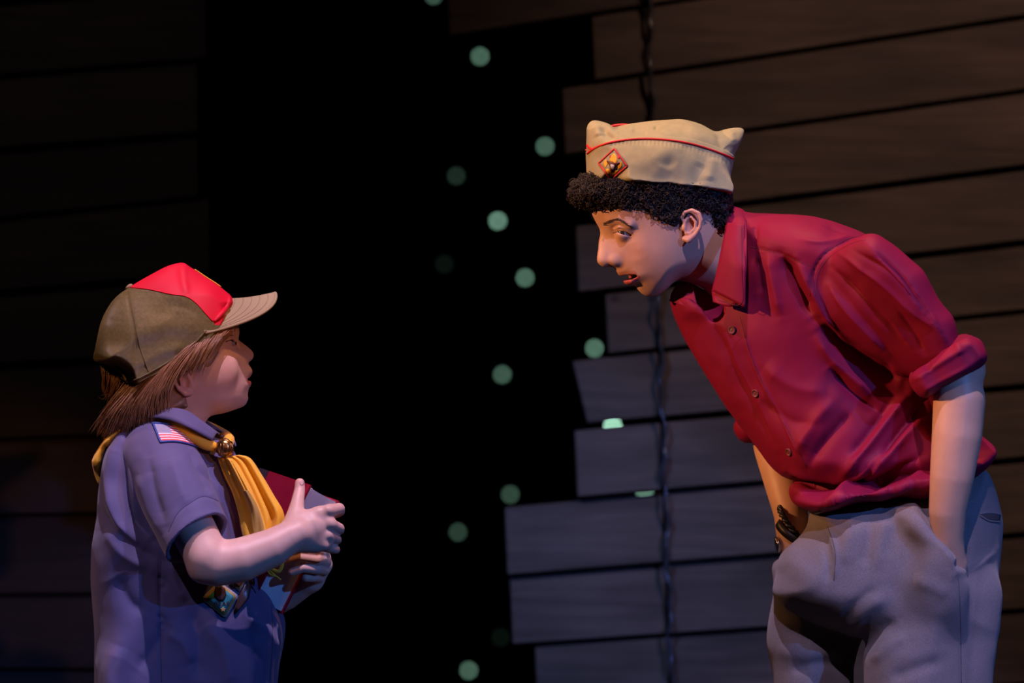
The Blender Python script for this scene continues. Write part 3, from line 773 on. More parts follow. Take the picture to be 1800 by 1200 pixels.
f = Field((1160, 1775), (-292, 250), (352, 915), 3.2)
torso = [(1283, 374), (1325, 375.5), (1400, 377), (1480, 396), (1540, 425), (1590, 480), (1630, 560), (1660, 640), (1685, 720), (1692, 790), (1640, 840), (1560, 852), (1500, 850), (1430, 848), (1374, 836), (1327, 783), (1281, 721), (1226, 631), (1195, 576), (1178, 529), (1189, 504), (1215, 497), (1255, 510), (1272, 450)]
f.relief(torso, [(1290, 420, 70), (1350, 420, 128), (1450, 430, 165), (1550, 520, 160), (1500, 640, 122), (1580, 690, 112), (1360, 600, 138), (1265, 600, 105), (1215, 540, 80), (1440, 740, 146), (1600, 770, 138), (1380, 800, 120), (1240, 520, 80)],
         [(1300, 400, 55), (1400, 390, 70), (1500, 420, 90), (1220, 600, 85), (1400, 600, 120), (1350, 780, 75), (1450, 840, 45), (1600, 840, 45), (1650, 700, 110), (1200, 520, 40)],
         c=[(1200, 540, 38), (1300, 430, 0), (1350, 700, 36), (1450, 600, 4), (1600, 600, -12), (1450, 820, 6), (1650, 780, 0), (1450, 400, -20)], smooth=5)
# collar opening at the throat
f.chain([(1205, 500, 10, 26), (1240, 520, -10, 34), (1262, 552, -42, 18)], k=10, op='s')
# the lower part, blousing over the waistband
hem = [(1392, 852), (1440, 838), (1540, 830), (1640, 790), (1700, 746), (1727, 768), (1750, 796), (1717, 834), (1690, 849), (1615, 880), (1560, 878), (1500, 887), (1450, 899), (1420, 897), (1392, 882)]
f.relief(hem, [(1410, 870, 105), (1500, 860, 150), (1600, 840, 158), (1720, 795, 110)], [(1410, 870, 40), (1500, 880, 26), (1600, 860, 32), (1730, 800, 45)], c=[(1400, 870, 10), (1500, 860, 0), (1600, 840, -5), (1730, 800, 0)], k=4)
# sleeve over the bent arm, near side and far side
slv = [(1428, 478), (1448, 448), (1480, 424), (1520, 414), (1552, 431), (1586, 459), (1606, 477), (1622, 506), (1641, 538), (1658, 561), (1667, 600), (1672, 640), (1620, 670), (1584, 664), (1546, 641), (1510, 620), (1462, 576), (1428, 520)]
f.relief(slv, [(1470, 470, 56), (1540, 520, 64), (1620, 600, 58)], [(1470, 470, 55), (1560, 540, 52), (1630, 610, 45)], c=[(1440, 470, -135), (1500, 500, -160), (1580, 560, -182), (1650, 620, -196)], k=5)
f.chain([(1320, 500, 105, 55), (1345, 620, 145, 54), (1356, 735, 155, 48)], k=8)
Vs, Fs = f.skin(); Vs = relax(Vs, Fs, 2, .5)
FO = [  # (line, half width, height)
 ([(1372, 446), (1392, 490), (1430, 560)], 11, -13), ([(1400, 452), (1425, 505), (1455, 560), (1500, 625)], 10, 9), ([(1350, 440), (1362, 500), (1372, 560)], 12, 6), ([(1330, 450), (1338, 520)], 7, -4),
 ([(1445, 560), (1485, 610), (1540, 650), (1590, 672)], 13, -15), ([(1430, 580), (1470, 640), (1540, 700)], 13, 8), ([(1455, 640), (1500, 690), (1560, 730)], 12, -10),
 ([(1600, 690), (1555, 745), (1510, 800), (1470, 838)], 11, 12), ([(1625, 700), (1580, 760), (1545, 815)], 9, -10), ([(1615, 740), (1560, 800), (1490, 862), (1440, 893)], 10, 13), ([(1570, 700), (1530, 760), (1490, 810)], 9, -9),
 ([(1400, 842), (1450, 850), (1505, 846), (1540, 815)], 7, -13), ([(1380, 826), (1440, 838), (1500, 832), (1545, 800)], 8, 8), ([(1620, 800), (1560, 840), (1500, 880)], 8, -8), ([(1640, 820), (1580, 860), (1520, 880)], 10, 6),
 ([(1470, 700), (1430, 745), (1400, 800)], 16, 7), ([(1500, 720), (1440, 790), (1420, 825)], 12, -7), ([(1340, 640), (1400, 680), (1460, 690)], 20, 5), ([(1330, 700), (1390, 740), (1450, 745)], 16, -4),
 ([(1250, 560), (1290, 650), (1330, 730), (1370, 800)], 9, -4.5), ([(1200, 560), (1240, 640), (1300, 735)], 12, 3), ([(1302, 560), (1318, 620), (1348, 690), (1388, 762), (1416, 818)], 3.2, 2.6), ([(1268, 560), (1296, 640), (1336, 720), (1366, 790)], 3.0, 2.0),
 # sleeve
 ([(1475, 445), (1540, 490), (1600, 545), (1650, 580)], 9, 7), ([(1460, 470), (1520, 525), (1590, 600)], 9, -8), ([(1455, 500), (1500, 560), (1560, 622)], 10, 7), ([(1535, 440), (1580, 480), (1632, 550)], 7, -7), ([(1500, 440), (1560, 478), (1620, 545)], 6, -5), ([(1500, 500), (1570, 570), (1610, 620)], 7, 4), ([(1600, 500), (1628, 540), (1655, 580)], 6, 5), ([(1575, 545), (1610, 590), (1625, 620)], 6, -5),
 # seams: armhole and yoke
 ([(1426, 520), (1430, 478), (1450, 446), (1490, 422), (1520, 414)], 2.6, -3.5), ([(1318, 433), (1370, 446), (1425, 468)], 2.0, -1.8), ([(1400, 420), (1450, 425), (1500, 412)], 7, 4), ([(1330, 395), (1325, 430), (1322, 470)], 6, -5), ([(1450, 395), (1480, 405), (1520, 416)], 5, -4)]
Vs = folds(Vs, Fs, [(p, w_*(1 if (i_ < 23 or w_ < 4) else .72), a*(1 if w_ < 4 else 1.45 if i_ < 23 else .95)) for i_, (p, w_, a) in enumerate(FO)], noise=[(60, 2.0), (26, .8)], crisp=True)
FARF = [([(1450, 450), (1430, 600), (1500, 750)], 16, -9), ([(1350, 480), (1380, 620), (1420, 780)], 18, 7), ([(1600, 560), (1560, 700), (1480, 830)], 15, 9)]
Vs = folds(Vs, Fs, FARF, near=False)
shirt = obj('shirt', Vs, Fs, RED, OLD); shirt['label'] = 'dark red button shirt with rolled sleeves, untucked over the waist'
BV_S = bvh(Vs, Fs)
# rolled cuffs
f = Field((1560, 1740), (-290, -100), (570, 715), 2.2)
cuff = [(1583, 660), (1598, 640), (1640, 606), (1662, 592), (1682, 588), (1704, 598), (1716, 622), (1711, 640), (1680, 662), (1640, 682), (1612, 697), (1592, 686)]
f.relief(cuff, [(1600, 665, 58), (1660, 635, 68), (1700, 620, 60)], 20, c=[(1600, 665, -200), (1700, 620, -202)], smooth=6)
f.chain([(1600, 610, -198, 42), (1668, 650, -198, 46), (1680, 740, -200, 46)], k=4, op='s')
Vc, Fc = f.skin(); Vc = relax(Vc, Fc, 1, .5)
Vc = folds(Vc, Fc, [([(1625, 622), (1630, 640), (1632, 655)], 6, -4), ([(1600, 672), (1650, 640), (1705, 606)], 5, 2.5), ([(1620, 690), (1660, 668), (1708, 642)], 4, 2.0), ([(1680, 600), (1690, 625)], 7, 3)], noise=[(24, 1.6)])
obj('cuff', Vc, Fc, RED, shirt)
f = Field((1280, 1430), (95, 235), (700, 805), 3)
f.relief([(1299, 744), (1325, 726), (1390, 728), (1410, 760), (1390, 790), (1322, 783), (1300, 766)], 62, 18, c=165)
f.chain([(1356, 690, 165, 42), (1366, 830, 160, 42)], k=3, op='s')
Vc, Fc = f.skin(); obj('cuff', relax(Vc, Fc, 1), Fc, RED, shirt)
# collar: a stand round the neck and the folded leaf
top = [at(1252, 512, -52), at(1262, 470, -74), at(1271, 425, -77), at(1278, 388, -56), at(1285, 366, -18), at(1287, 364, 22), at(1275, 380, 62), at(1250, 425, 70), at(1222, 470, 62), at(1197, 497, 40)]
bot = [at(1258, 534, -86), at(1290, 538, -112), at(1309, 500, -124), at(1313, 440, -120), at(1312, 395, -78), at(1309, 378, -20), at(1308, 378, 30), at(1300, 400, 80), at(1268, 450, 96), at(1180, 527, 52)]
bot[0] = at(1254, 531, -84)
A = resample(catmull(top, 8), 60); B = resample(catmull(bot, 8), 60)
G = ruled(top, bot, 60, 10); 
out = G-np.array([1255, 0, -450]); out[..., 2] = 0; out /= np.linalg.norm(out, axis=2, keepdims=True); tt = np.linspace(0, 1, 10)
G = G+out*(7*np.sin(np.pi*tt))[None, :, None]
V, F = sheet(G, 3.0); obj('collar', V, F, RED, shirt)
# near collar leaf point, lying flat on the chest
leaf_top = [at(1254, 512, -78), at(1264, 470, -90), at(1272, 430, -92), at(1279, 392, -72)]
leaf_bot = [at(1256, 531, -96), at(1310, 541, -128), at(1311, 470, -132), at(1309, 392, -92)]
G = np.zeros((16, 24, 3))
TP = resample(catmull(leaf_top, 8), 24)
BT = np.concatenate([resample(np.array([leaf_bot[1], leaf_bot[2], leaf_bot[3]]), 24)])
for i in range(16):
    t = i/15; G[i] = TP*(1-t)+BT*t; G[i, :, 1] -= 9*math.sin(math.pi*t)
V, F = sheet(G, 2.6); obj('collar_leaf', V, F, RED, shirt)
COLL = bvh(V, [tuple(q) for q in F])
stt = []
P = np.array([hit(COLL, *p, .5)[0] if hit(COLL, *p, .5)[0] is not None else at(*p, -125) for p in resample(catmull([(1262, 527), (1303, 534), (1304, 480), (1303, 400)], 8), 40)])
obj('stitching', *tube(P, .55, 4), RED_ST, shirt)
# the far collar point, folded open beside the throat
G = np.zeros((10, 10, 3)); c4 = [at(1191, 498, 6), at(1216, 497, -16), at(1177, 529, 8), at(1229, 549, -42)]
for i in range(10):
    for j in range(10):
        a, b = i/9, j/9; G[i, j] = (c4[0]*(1-a)+c4[1]*a)*(1-b)+(c4[2]*(1-a)+c4[3]*a)*b; G[i, j, 1] -= 10*math.sin(math.pi*a)*b
V, F = sheet(G, 2.6); obj('collar_leaf', V, F, RED, shirt)
# stitched lines and buttons
for ln in ([(1301, 556), (1318, 620), (1349, 692), (1389, 764), (1418, 820)], [(1318, 433), (1370, 446), (1425, 468)], [(1424, 520), (1428, 478), (1448, 446), (1488, 421), (1520, 413)], [(1434, 520), (1438, 482), (1458, 452), (1494, 429), (1522, 421)]):
    obj('seam', *tube(on(BV_S, ln, .0, 60), .5, 4), RED_ST, shirt)
def button(px, py, tree, par, r, m):
    c, n = hit(tree, px, py, .6); n = n/np.linalg.norm(n); x = np.cross(n, [0, 0, 1.]); x /= np.linalg.norm(x); y = np.cross(n, x)
    pr = [(0, 1.2), (.25, 1.2), (.45, 1.0), (.62, 1.0), (.74, 2.2), (.9, 2.4), (1, 1.4), (1, 0)]; k = 20; V, F = [], []
    for q, (rr, hh) in enumerate(pr):
        for j in range(k): a = 2*math.pi*j/k; V.append(c+n*hh+r*max(rr, .02)*(x*math.cos(a)+y*math.sin(a)))
    for q in range(len(pr)-1):
        for j in range(k): F.append((q*k+j, (q+1)*k+j, (q+1)*k+(j+1) % k, q*k+(j+1) % k))
    b = obj('button', V, F, m, par)
    for sx, sy in ((-.28, -.2), (.28, .2), (-.2, .28), (.2, -.28)):
        pass
    return b
for px, py in ((1287, 580), (1328, 691), (1387, 794)): button(px, py, BV_S, shirt, 7.2, BUTTON)

# ---------------------------------------------------------------- trousers
f = Field((1335, 1780), (-222, 215), (815, 1815), 4.0)
hips = [(1430, 890), (1470, 878), (1560, 862), (1690, 836), (1729, 824), (1746, 848), (1761, 902), (1763, 938), (1757, 997), (1752, 1060), (1744, 1120), (1640, 1150), (1540, 1128), (1500, 1118), (1420, 1090), (1361, 1050), (1366, 1006), (1368, 982), (1380, 964), (1400, 947), (1418, 924)]
f.relief(hips, [(1400, 930, 105), (1480, 950, 140), (1600, 940, 148), (1720, 930, 112), (1600, 1080, 150), (1420, 1040, 128)], [(1400, 930, 70), (1550, 900, 60), (1740, 950, 75), (1600, 1100, 90)], c=0, smooth=5)
f.relief([(1372, 985), (1362, 1046), (1351, 1126), (1363, 1195), (1374, 1350), (1380, 1500), (1386, 1650), (1392, 1792), (1492, 1792), (1494, 1650), (1502, 1450), (1508, 1260), (1507, 1170), (1545, 1060), (1500, 1000)], [(1440, 1050, 84), (1430, 1150, 88), (1440, 1400, 78), (1440, 1780, 66)], [(1440, 1150, 72), (1440, 1780, 52)], c=72, k=14)
f.relief([(1560, 1010), (1528, 1090), (1513, 1150), (1520, 1250), (1545, 1400), (1565, 1550), (1580, 1792), (1690, 1792), (1706, 1600), (1726, 1400), (1739, 1200), (1748, 1112), (1747, 1015), (1660, 960)], [(1640, 1050, 96), (1630, 1180, 94), (1635, 1400, 80), (1635, 1780, 66)], [(1630, 1150, 90), (1640, 1780, 55)], c=[(1640, 1000, -66), (1640, 1780, -78)], k=20)
# the hand inside the pocket lifts the front panel; its slanted edge is the pocket mouth
f.relief([(1610, 893), (1628, 922), (1650, 948), (1672, 976), (1688, 1012), (1690, 1060), (1676, 1130), (1610, 1160), (1545, 1100), (1520, 1000), (1530, 920), (1560, 885), (1595, 878)], [(1560, 950, 52), (1600, 905, 52), (1640, 960, 70), (1648, 1010, 66), (1610, 1080, 44), (1640, 1140, 20)], [(1550, 960, 70), (1570, 890, 60), (1650, 965, 14), (1618, 908, 18), (1685, 1030, 40), (1610, 1130, 90)], c=[(1560, 960, -95), (1650, 990, -132), (1620, 910, -132)], k=8, smooth=5)
Vt, Ft = f.skin(); Vt = relax(Vt, Ft, 2, .5)
FT = [([(1455, 925), (1470, 975), (1466, 1025)], 6, 6), ([(1445, 930), (1458, 990), (1450, 1030)], 7, -6), ([(1530, 905), (1526, 955), (1518, 1000)], 11, -9), ([(1500, 900), (1490, 960), (1485, 1000)], 12, 7), ([(1590, 905), (1568, 950), (1560, 985)], 14, -4), ([(1560, 900), (1548, 960), (1540, 1010)], 10, 5),
      ([(1485, 1125), (1520, 1075), (1560, 1045)], 11, 8), ([(1478, 1100), (1505, 1060), (1545, 1030)], 9, -7), ([(1510, 1150), (1545, 1110), (1580, 1090)], 10, -9), ([(1530, 1165), (1570, 1130), (1600, 1118)], 10, 7), ([(1560, 1195), (1610, 1175), (1660, 1160)], 12, -8),
      ([(1370, 1100), (1420, 1120), (1475, 1118)], 12, -8), ([(1360, 1140), (1420, 1150), (1480, 1135)], 14, 7), ([(1380, 1000), (1430, 1020), (1470, 1010)], 16, 5), ([(1380, 1060), (1440, 1075), (1480, 1070)], 14, -4), ([(1700, 960), (1690, 985), (1677, 1000)], 7, -8), ([(1752, 965), (1720, 990), (1684, 1008)], 8, 5), ([(1690, 900), (1700, 940), (1692, 985)], 8, -4),
      ([(1600, 990), (1640, 1060), (1650, 1140)], 24, 5), ([(1560, 1010), (1590, 1080), (1590, 1160)], 22, -5), ([(1684, 1012), (1688, 1100), (1690, 1200), (1680, 1500)], 2.5, -1.8), ([(1600, 1020), (1640, 1030), (1670, 1050)], 12, 5), ([(1612, 896), (1640, 940), (1668, 975), (1682, 1005)], 5, 3), ([(1385, 1180), (1440, 1165), (1500, 1172)], 10, -9)]
Vt = folds(Vt, Ft, [(p, w_, a*(.6 if w_ > 8 else .85)) for p, w_, a in FT], noise=[(80, 1.6), (30, .6)])
tr = obj('trousers', Vt, Ft, GREY, OLD); tr['label'] = 'grey wool dress trousers'
BV_T = bvh(Vt, Ft)
obj('seam', *tube(on(BV_T, [(1684, 1012), (1688, 1080), (1690, 1200)], .1, 30), .6, 4), GREY_ST, tr)
obj('seam', *tube(on(BV_T, [(1455, 925), (1468, 970), (1466, 1020)], .1, 20), .7, 4), GREY_ST, tr)
# welted hip pocket
w1 = on(BV_T, [(1722, 903), (1740, 901), (1758, 904)], .6, 16); w2 = on(BV_T, [(1722, 906), (1738, 915), (1757, 917)], .6, 16)
obj('pocket_welt', *tube(w1, 1.9, 6), GREY, tr); obj('pocket_welt', *tube(w2, 1.9, 6), GREY, tr)
G = np.stack([w1*(1-t)+w2*t for t in (0.0, .33, .66, 1.0)], 1); V, F = sheet(G, .8); obj('pocket_slit_shade', V, F, GREY_ST, tr)  # dark sheet standing in for the shade in the gap between the welts
# black belt under the shirt
f = Field((1370, 1780), (-170, 170), (800, 925), 3.0)
f.relief([(1424, 876), (1470, 868), (1560, 850), (1690, 822), (1728, 812), (1732, 824), (1692, 834), (1600, 858), (1540, 868), (1476, 890), (1440, 902), (1424, 902)], [(1430, 890, 100), (1500, 880, 138), (1640, 850, 138), (1720, 830, 98)], [(1400, 890, 18), (1600, 860, 16), (1720, 830, 18)], smooth=3)
Vb, Fb = f.skin(); obj('belt', relax(Vb, Fb, 1), Fb, BLACKL, OLD)
# shoes
for (x, d) in ((1425, 72), (1620, -78)):
    f = Field((x-190, x+95), (d-65, d+65), (1755, 1852), 3.0)
    f.relief([(x+70, 1770), (x+72, 1838), (x-80, 1838), (x-165, 1838), (x-172, 1820), (x-150, 1805), (x-95, 1795), (x-50, 1772), (x, 1762)], [(x+40, 1800, 40), (x-60, 1820, 44), (x-130, 1825, 44)], 34, c=d)
    V, F = f.skin(); sh = obj('shoe', relax(V, F, 1), F, BLACKL, OLD)
    a = np.linspace(0, 2*np.pi, 33)[:-1]; P = np.stack([x-48+124*np.cos(a), d+44*np.sin(a)*(1-.15*np.cos(a)), np.zeros(32)], 1)
    V = np.concatenate([P+[0, 0, -1850], P+[0, 0, -1836]]); F = [(i, (i+1) % 32, 32+(i+1) % 32, 32+i) for i in range(32)]+[tuple(range(32))[::-1], tuple(range(32, 64))]
    obj('sole', V, F, STAGE, sh)

# ---------------------------------------------------------------- bracelet and watch on the far wrist
def ring(c, ax, r1, r2, n, ph=0):
    ax = np.asarray(ax, float); ax /= np.linalg.norm(ax); x = np.cross(ax, [0, 1., 0]); x /= np.linalg.norm(x); y = np.cross(ax, x)
    t = np.linspace(0, 2*np.pi, n, endpoint=False)
    return c+r1*np.cos(t)[:, None]*x+r2*np.sin(t)[:, None]*y, x, y, ax, t
c = at(1397, 921, 88); P, x, y, ax, t = ring(c, (.72, -.30, .62), 39, 33, 72)
ms = []
for ph in (0, math.pi):
    rad = (P-c)/np.linalg.norm(P-c, axis=1, keepdims=True); a = t*11+ph
    ms.append(tube(P+3.0*(np.cos(a)[:, None]*rad+np.sin(a)[:, None]*ax), 3.4, 7, closed=True))
br = obj('bracelet', *merge(ms), BLACKL, OLD); br['label'] = 'twisted black leather bracelet'
c = at(1400, 937, 84); P, x, y, ax, t = ring(c, (.50, -.34, .80), 37, 32, 60)
V = np.concatenate([P+ax*h+((P-c)/np.linalg.norm(P-c, axis=1, keepdims=True))*q for h, q in ((-7, 0), (-7, 2.6), (7, 2.6), (7, 0))]); n = 60
st = obj('watch', V, [(k*n+i, k*n+(i+1) % n, ((k+1) % 4)*n+(i+1) % n, ((k+1) % 4)*n+i) for k in range(4) for i in range(n)], BLACKL, OLD); st['label'] = 'steel wristwatch on a black strap'
cw = at(1368, 957, 80); nn = np.array([-.96, -.12, -.2]); nn /= np.linalg.norm(nn); xx = np.cross(nn, [0, 0, 1.]); xx /= np.linalg.norm(xx); yy = np.cross(nn, xx); k = 28
pr = [(0, 5.0), (11, 5.0), (13, 4.4), (14.5, 3), (14.5, -3), (12, -4), (0, -4)]; V = []
for rr, hh in pr:
    for j in range(k): a = 2*math.pi*j/k; V.append(cw+nn*hh+max(rr, .05)*(xx*math.cos(a)+yy*math.sin(a)))
obj('watch_case', V, [(q*k+j, (q+1)*k+j, (q+1)*k+(j+1) % k, q*k+(j+1) % k) for q in range(len(pr)-1) for j in range(k)], STEEL, st)

# ================================================================== the khaki garrison cap
KHAKI = mat('khaki_cotton_twill', (.345, .325, .18), .75, spec=.2, sheen=.1, bump=('noise', 600, .25, .001), var=(90, .07))
PIPING = mat('red_piping', (.62, .012, .016), .55); GOLD = mat('gold_embroidery', (.80, .40, .02), .55, bump=('noise', 1500, .5, .0008)); BROWN_E = mat('brown_embroidery', (.085, .012, .012), .6); WHITE_E = mat('white_embroidery', (.70, .66, .66), .6); REDE = mat('red_embroidery', (.55, .03, .035), .6, bump=('noise', 1500, .5, .0008))
CAPO = empty('garrison_cap', to_world([at(1160, 330, 0)])[0])
tag(CAPO, 'khaki garrison cap with red piping and a diamond emblem on the curly-haired boy', 'cap')
co_out = [(1038.5, 320), (1033, 272), (1031.5, 240), (1031.5, 224), (1039, 213.5), (1052, 213), (1068, 218), (1078, 224), (1100, 219.6), (1130, 214.5), (1160, 211), (1187, 209), (1208, 211.5), (1232, 219), (1256, 229), (1280, 225), (1300, 222.5), (1309, 227), (1306, 240), (1297, 258), (1289, 277), (1280, 309), (1270, 343), (1250, 341), (1220, 335.5), (1175, 331), (1130, 328), (1100, 325.5), (1065, 322)]
pipe = [(1033.4, 267.6), (1041.5, 261.6), (1058, 253.5), (1079, 247.5), (1106, 243.6), (1142, 242.4), (1175, 244.5), (1205, 249), (1235, 256.5), (1265, 267), (1288.5, 276.6)]
cT = [(1060, 310, 78), (1150, 320, 88), (1250, 325, 86), (1150, 262, 84), (1150, 228, 56), (1040, 222, 15), (1062, 236, 44), (1050, 255, 50), (1303, 230, 13), (1284, 250, 40), (1275, 275, 60), (1205, 218, 46)]
cR = [(1060, 300, 52), (1045, 230, 18), (1150, 225, 40), (1300, 230, 14), (1275, 290, 50), (1130, 328, 4), (1090, 325, 4), (1180, 331, 4), (1230, 337, 4), (1258, 341, 6), (1150, 270, 60)]
f = Field((1018, 1325), (-115, 115), (200, 352), 2.0); f.relief(TO.poly(co_out), cvt(cT), cvt(cR), smooth=4)
Vc, Fc = f.skin(); Vc = relax(Vc, Fc, 1, .5)
g = Field((1018, 1325), (-118, 118), (200, 352), 1.8); g.relief(TO.poly([((p[0]-1160)*1.012+1160, p[1]) for p in co_out]), cvt([(a, b, v+4.2) for a, b, v in cT]), cvt(cR), smooth=4)
g.cut(TO.poly([tuple(p) for p in catmull(pipe, 5)]+[(1320, 290), (1320, 352), (1010, 352), (1010, 268)]))
Vk, Fk = g.skin(); Vk = relax(Vk, Fk, 1, .4)
Vc = TO.out(Vc); Vk = TO.out(Vk)
Vc = folds(Vc, Fc, [([(1058, 222), (1066, 236), (1082, 246)], 7, -6), ([(1048, 220), (1055, 240)], 8, 4), ([(1262, 232), (1268, 250), (1285, 268)], 8, -6), ([(1285, 232), (1290, 250)], 6, 3), ([(1150, 222), (1156, 226)], 4, -3), ([(1200, 222), (1240, 240), (1270, 258)], 9, 3), ([(1110, 225), (1140, 232)], 9, -2)], noise=[(30, 1.2), (12, .35)])
puck = [([(x, 244+(x-1130)**2*.0016+2), (x+1, 255+(x-1130)**2*.0016)], 1.6, -.9) for x in range(1075, 1282, 7)]
Vk = folds(Vk, Fk, puck+[([(1235, 285), (1225, 310), (1228, 330)], 12, -3), ([(1255, 275), (1245, 320)], 10, 3), ([(1060, 300), (1130, 308), (1210, 318)], 12, -1.2), ([(1110, 275), (1180, 285)], 12, 1)], noise=[(34, 1.0), (14, .4)])
obj('crown', Vc, Fc, KHAKI, CAPO); band = obj('turn_up', Vk, Fk, KHAKI, CAPO)
BK = bvh_join((Vc, [tuple(q) for q in Fc]), (Vk, [tuple(q) for q in Fk])); BKK = bvh(Vk, Fk)
def far_line(tree, pts, off, n):
    out = []
    for p in resample(catmull(pts, 8), n):
        c, nn = ray(tree, (p[0], 600, -p[1]), (0, -1, 0), off)
        if c is not None: out.append(c)
    return np.array(out)
near = np.array([q for q in (hit(BKK, p[0], p[1]+2.2, 1.2)[0] for p in resample(catmull(pipe, 8), 70)) if q is not None])
Vp, Fp = tube(near, 1.9, 8); obj('piping', Vp, Fp, PIPING, CAPO)
fp = far_line(BKK, [(p[0]-10, p[1]+2.2) for p in pipe[1:]], 1.2, 50); obj('piping', *tube(fp, 1.9, 8), PIPING, CAPO)
# the crossing of the turn-up at the front, and the piping of the far fold seen over the dip in the crown
ov = [at(1032, 254, -10), at(1034, 259, -16), at(1040, 263, -24), at(1046, 261, -30)]; 
ov = [hit(BK, p, q, 1.4, -20)[0] for p, q in ((1033.5, 255.5), (1036, 259), (1041, 262.5), (1046, 260))]; obj('piping', *tube(ov, 2.2, 8), PIPING, CAPO)
obj('piping', *tube(catmull([at(1068, 224, 22), at(1080, 221, 26), at(1092, 219.5, 28), at(1104, 220, 26)], 6), 2.6, 8), PIPING, CAPO)
# diamond emblem: red border, gold lily, brown eagle, white shield
em = empty('emblem', to_world([hit(BKK, 1078, 288)[0]])[0]); em.parent = CAPO; em.location = Vector(em.location)-OFF[CAPO.name]
dia = [(1080, 261.5), (1103, 292), (1074, 315), (1053, 287)]
obj('field', *plate(BKK, resample(np.array(dia+dia[:1], float), 17)[:-1], .3, .5), KHAKI, em)
for a, b in zip(dia, dia[1:]+dia[:1]): obj('border', *tube(on(BKK, [a, ((a[0]+b[0])/2, (a[1]+b[1])/2), b], 1.0, 10), 1.5, 6), REDE, em)
E = lambda x, y: (1020+x/13.333, 240+y/13.333)
def lily(pts, m, name, off=.9, th=.8): obj(name, *plate(BKK, catmull([E(*p) for p in pts], 4, True), off, th), m, em)
lily([(810, 400), (855, 470), (865, 560), (845, 640), (770, 600), (705, 570), (715, 500), (765, 430)], GOLD, 'petal')
lily([(600, 545), (560, 610), (575, 680), (605, 725), (625, 690), (650, 640), (640, 580)], GOLD, 'petal')
lily([(960, 590), (985, 640), (970, 700), (910, 760), (885, 700), (905, 640)], GOLD, 'petal')
lily([(610, 780), (680, 760), (740, 830), (830, 790), (885, 790), (870, 850), (790, 870), (740, 915), (690, 860), (640, 850)], GOLD, 'petal', .9, .9)
lily([(630, 570), (690, 580), (730, 625), (765, 590), (800, 620), (850, 610), (935, 600), (900, 650), (830, 690), (800, 740), (790, 820), (715, 820), (715, 740), (690, 660)], BROWN_E, 'eagle', 1.2, .9)
lily([(730, 660), (800, 660), (795, 720), (760, 755), (728, 715)], WHITE_E, 'shield', 1.5, .9)
lily([(700, 450), (720, 440), (725, 480), (700, 500)], REDE, 'star'); lily([(880, 430), (930, 450), (920, 520), (885, 510)], REDE, 'star')

# ================================================================== the younger boy: head
KID = empty('person', to_world([[320, 0, -1850]])[0])
tag(KID, 'long-haired boy in navy uniform shirt and yellow neckerchief looking up, hugging a book', 'person')
TK = Turn(300, 18)
cvk = lambda lst: [TK.L(a, b, 0)[:2]+(v,) for a, b, v in lst]
kface = [(418, 584), (415, 592), (418, 598), (426, 604), (435, 611), (442, 618), (444, 624.5), (441.5, 631), (435, 637), (435.5, 642), (440, 648.5), (441, 654), (437, 662), (434.5, 667), (438, 671.5), (439, 676), (434.5, 684), (433, 694), (433.5, 702), (428, 712.5), (417, 718), (393, 726), (373, 730), (364, 735), (358, 748), (360, 775), (330, 805), (270, 800), (250, 765), (243, 735),
         (242, 705), (228, 668), (220, 615), (226, 565), (254, 526), (300, 502), (350, 507), (394, 532), (412, 560)]
kT = [(300, 590, 74), (240, 620, 68), (350, 570, 70), (395, 560, 52), (410, 580, 38), (412, 600, 26), (400, 606, 44), (425, 606, 9), (436, 620, 10), (434, 632, 13), (420, 620, 24), (405, 630, 50), (385, 640, 63), (360, 640, 70), (380, 670, 62), (405, 660, 46), (425, 652, 26), (430, 667, 22), (415, 675, 38), (428, 695, 22), (420, 708, 24), (395, 710, 44), (370, 700, 58), (340, 690, 64), (335, 740, 46), (300, 770, 50), (350, 720, 48)]
kR = [(300, 560, 75), (410, 580, 30), (420, 602, 12), (440, 622, 10), (438, 650, 16), (438, 674, 13), (430, 700, 24), (395, 722, 30), (360, 740, 40), (390, 640, 55), (220, 640, 65)]
f = Field((185, 470), (-105, 105), (492, 812), 1.7)
f.relief(TK.poly(kface), cvk(kT), cvk(kR), smooth=5)
EYK = TK.L(404, 604, -33)
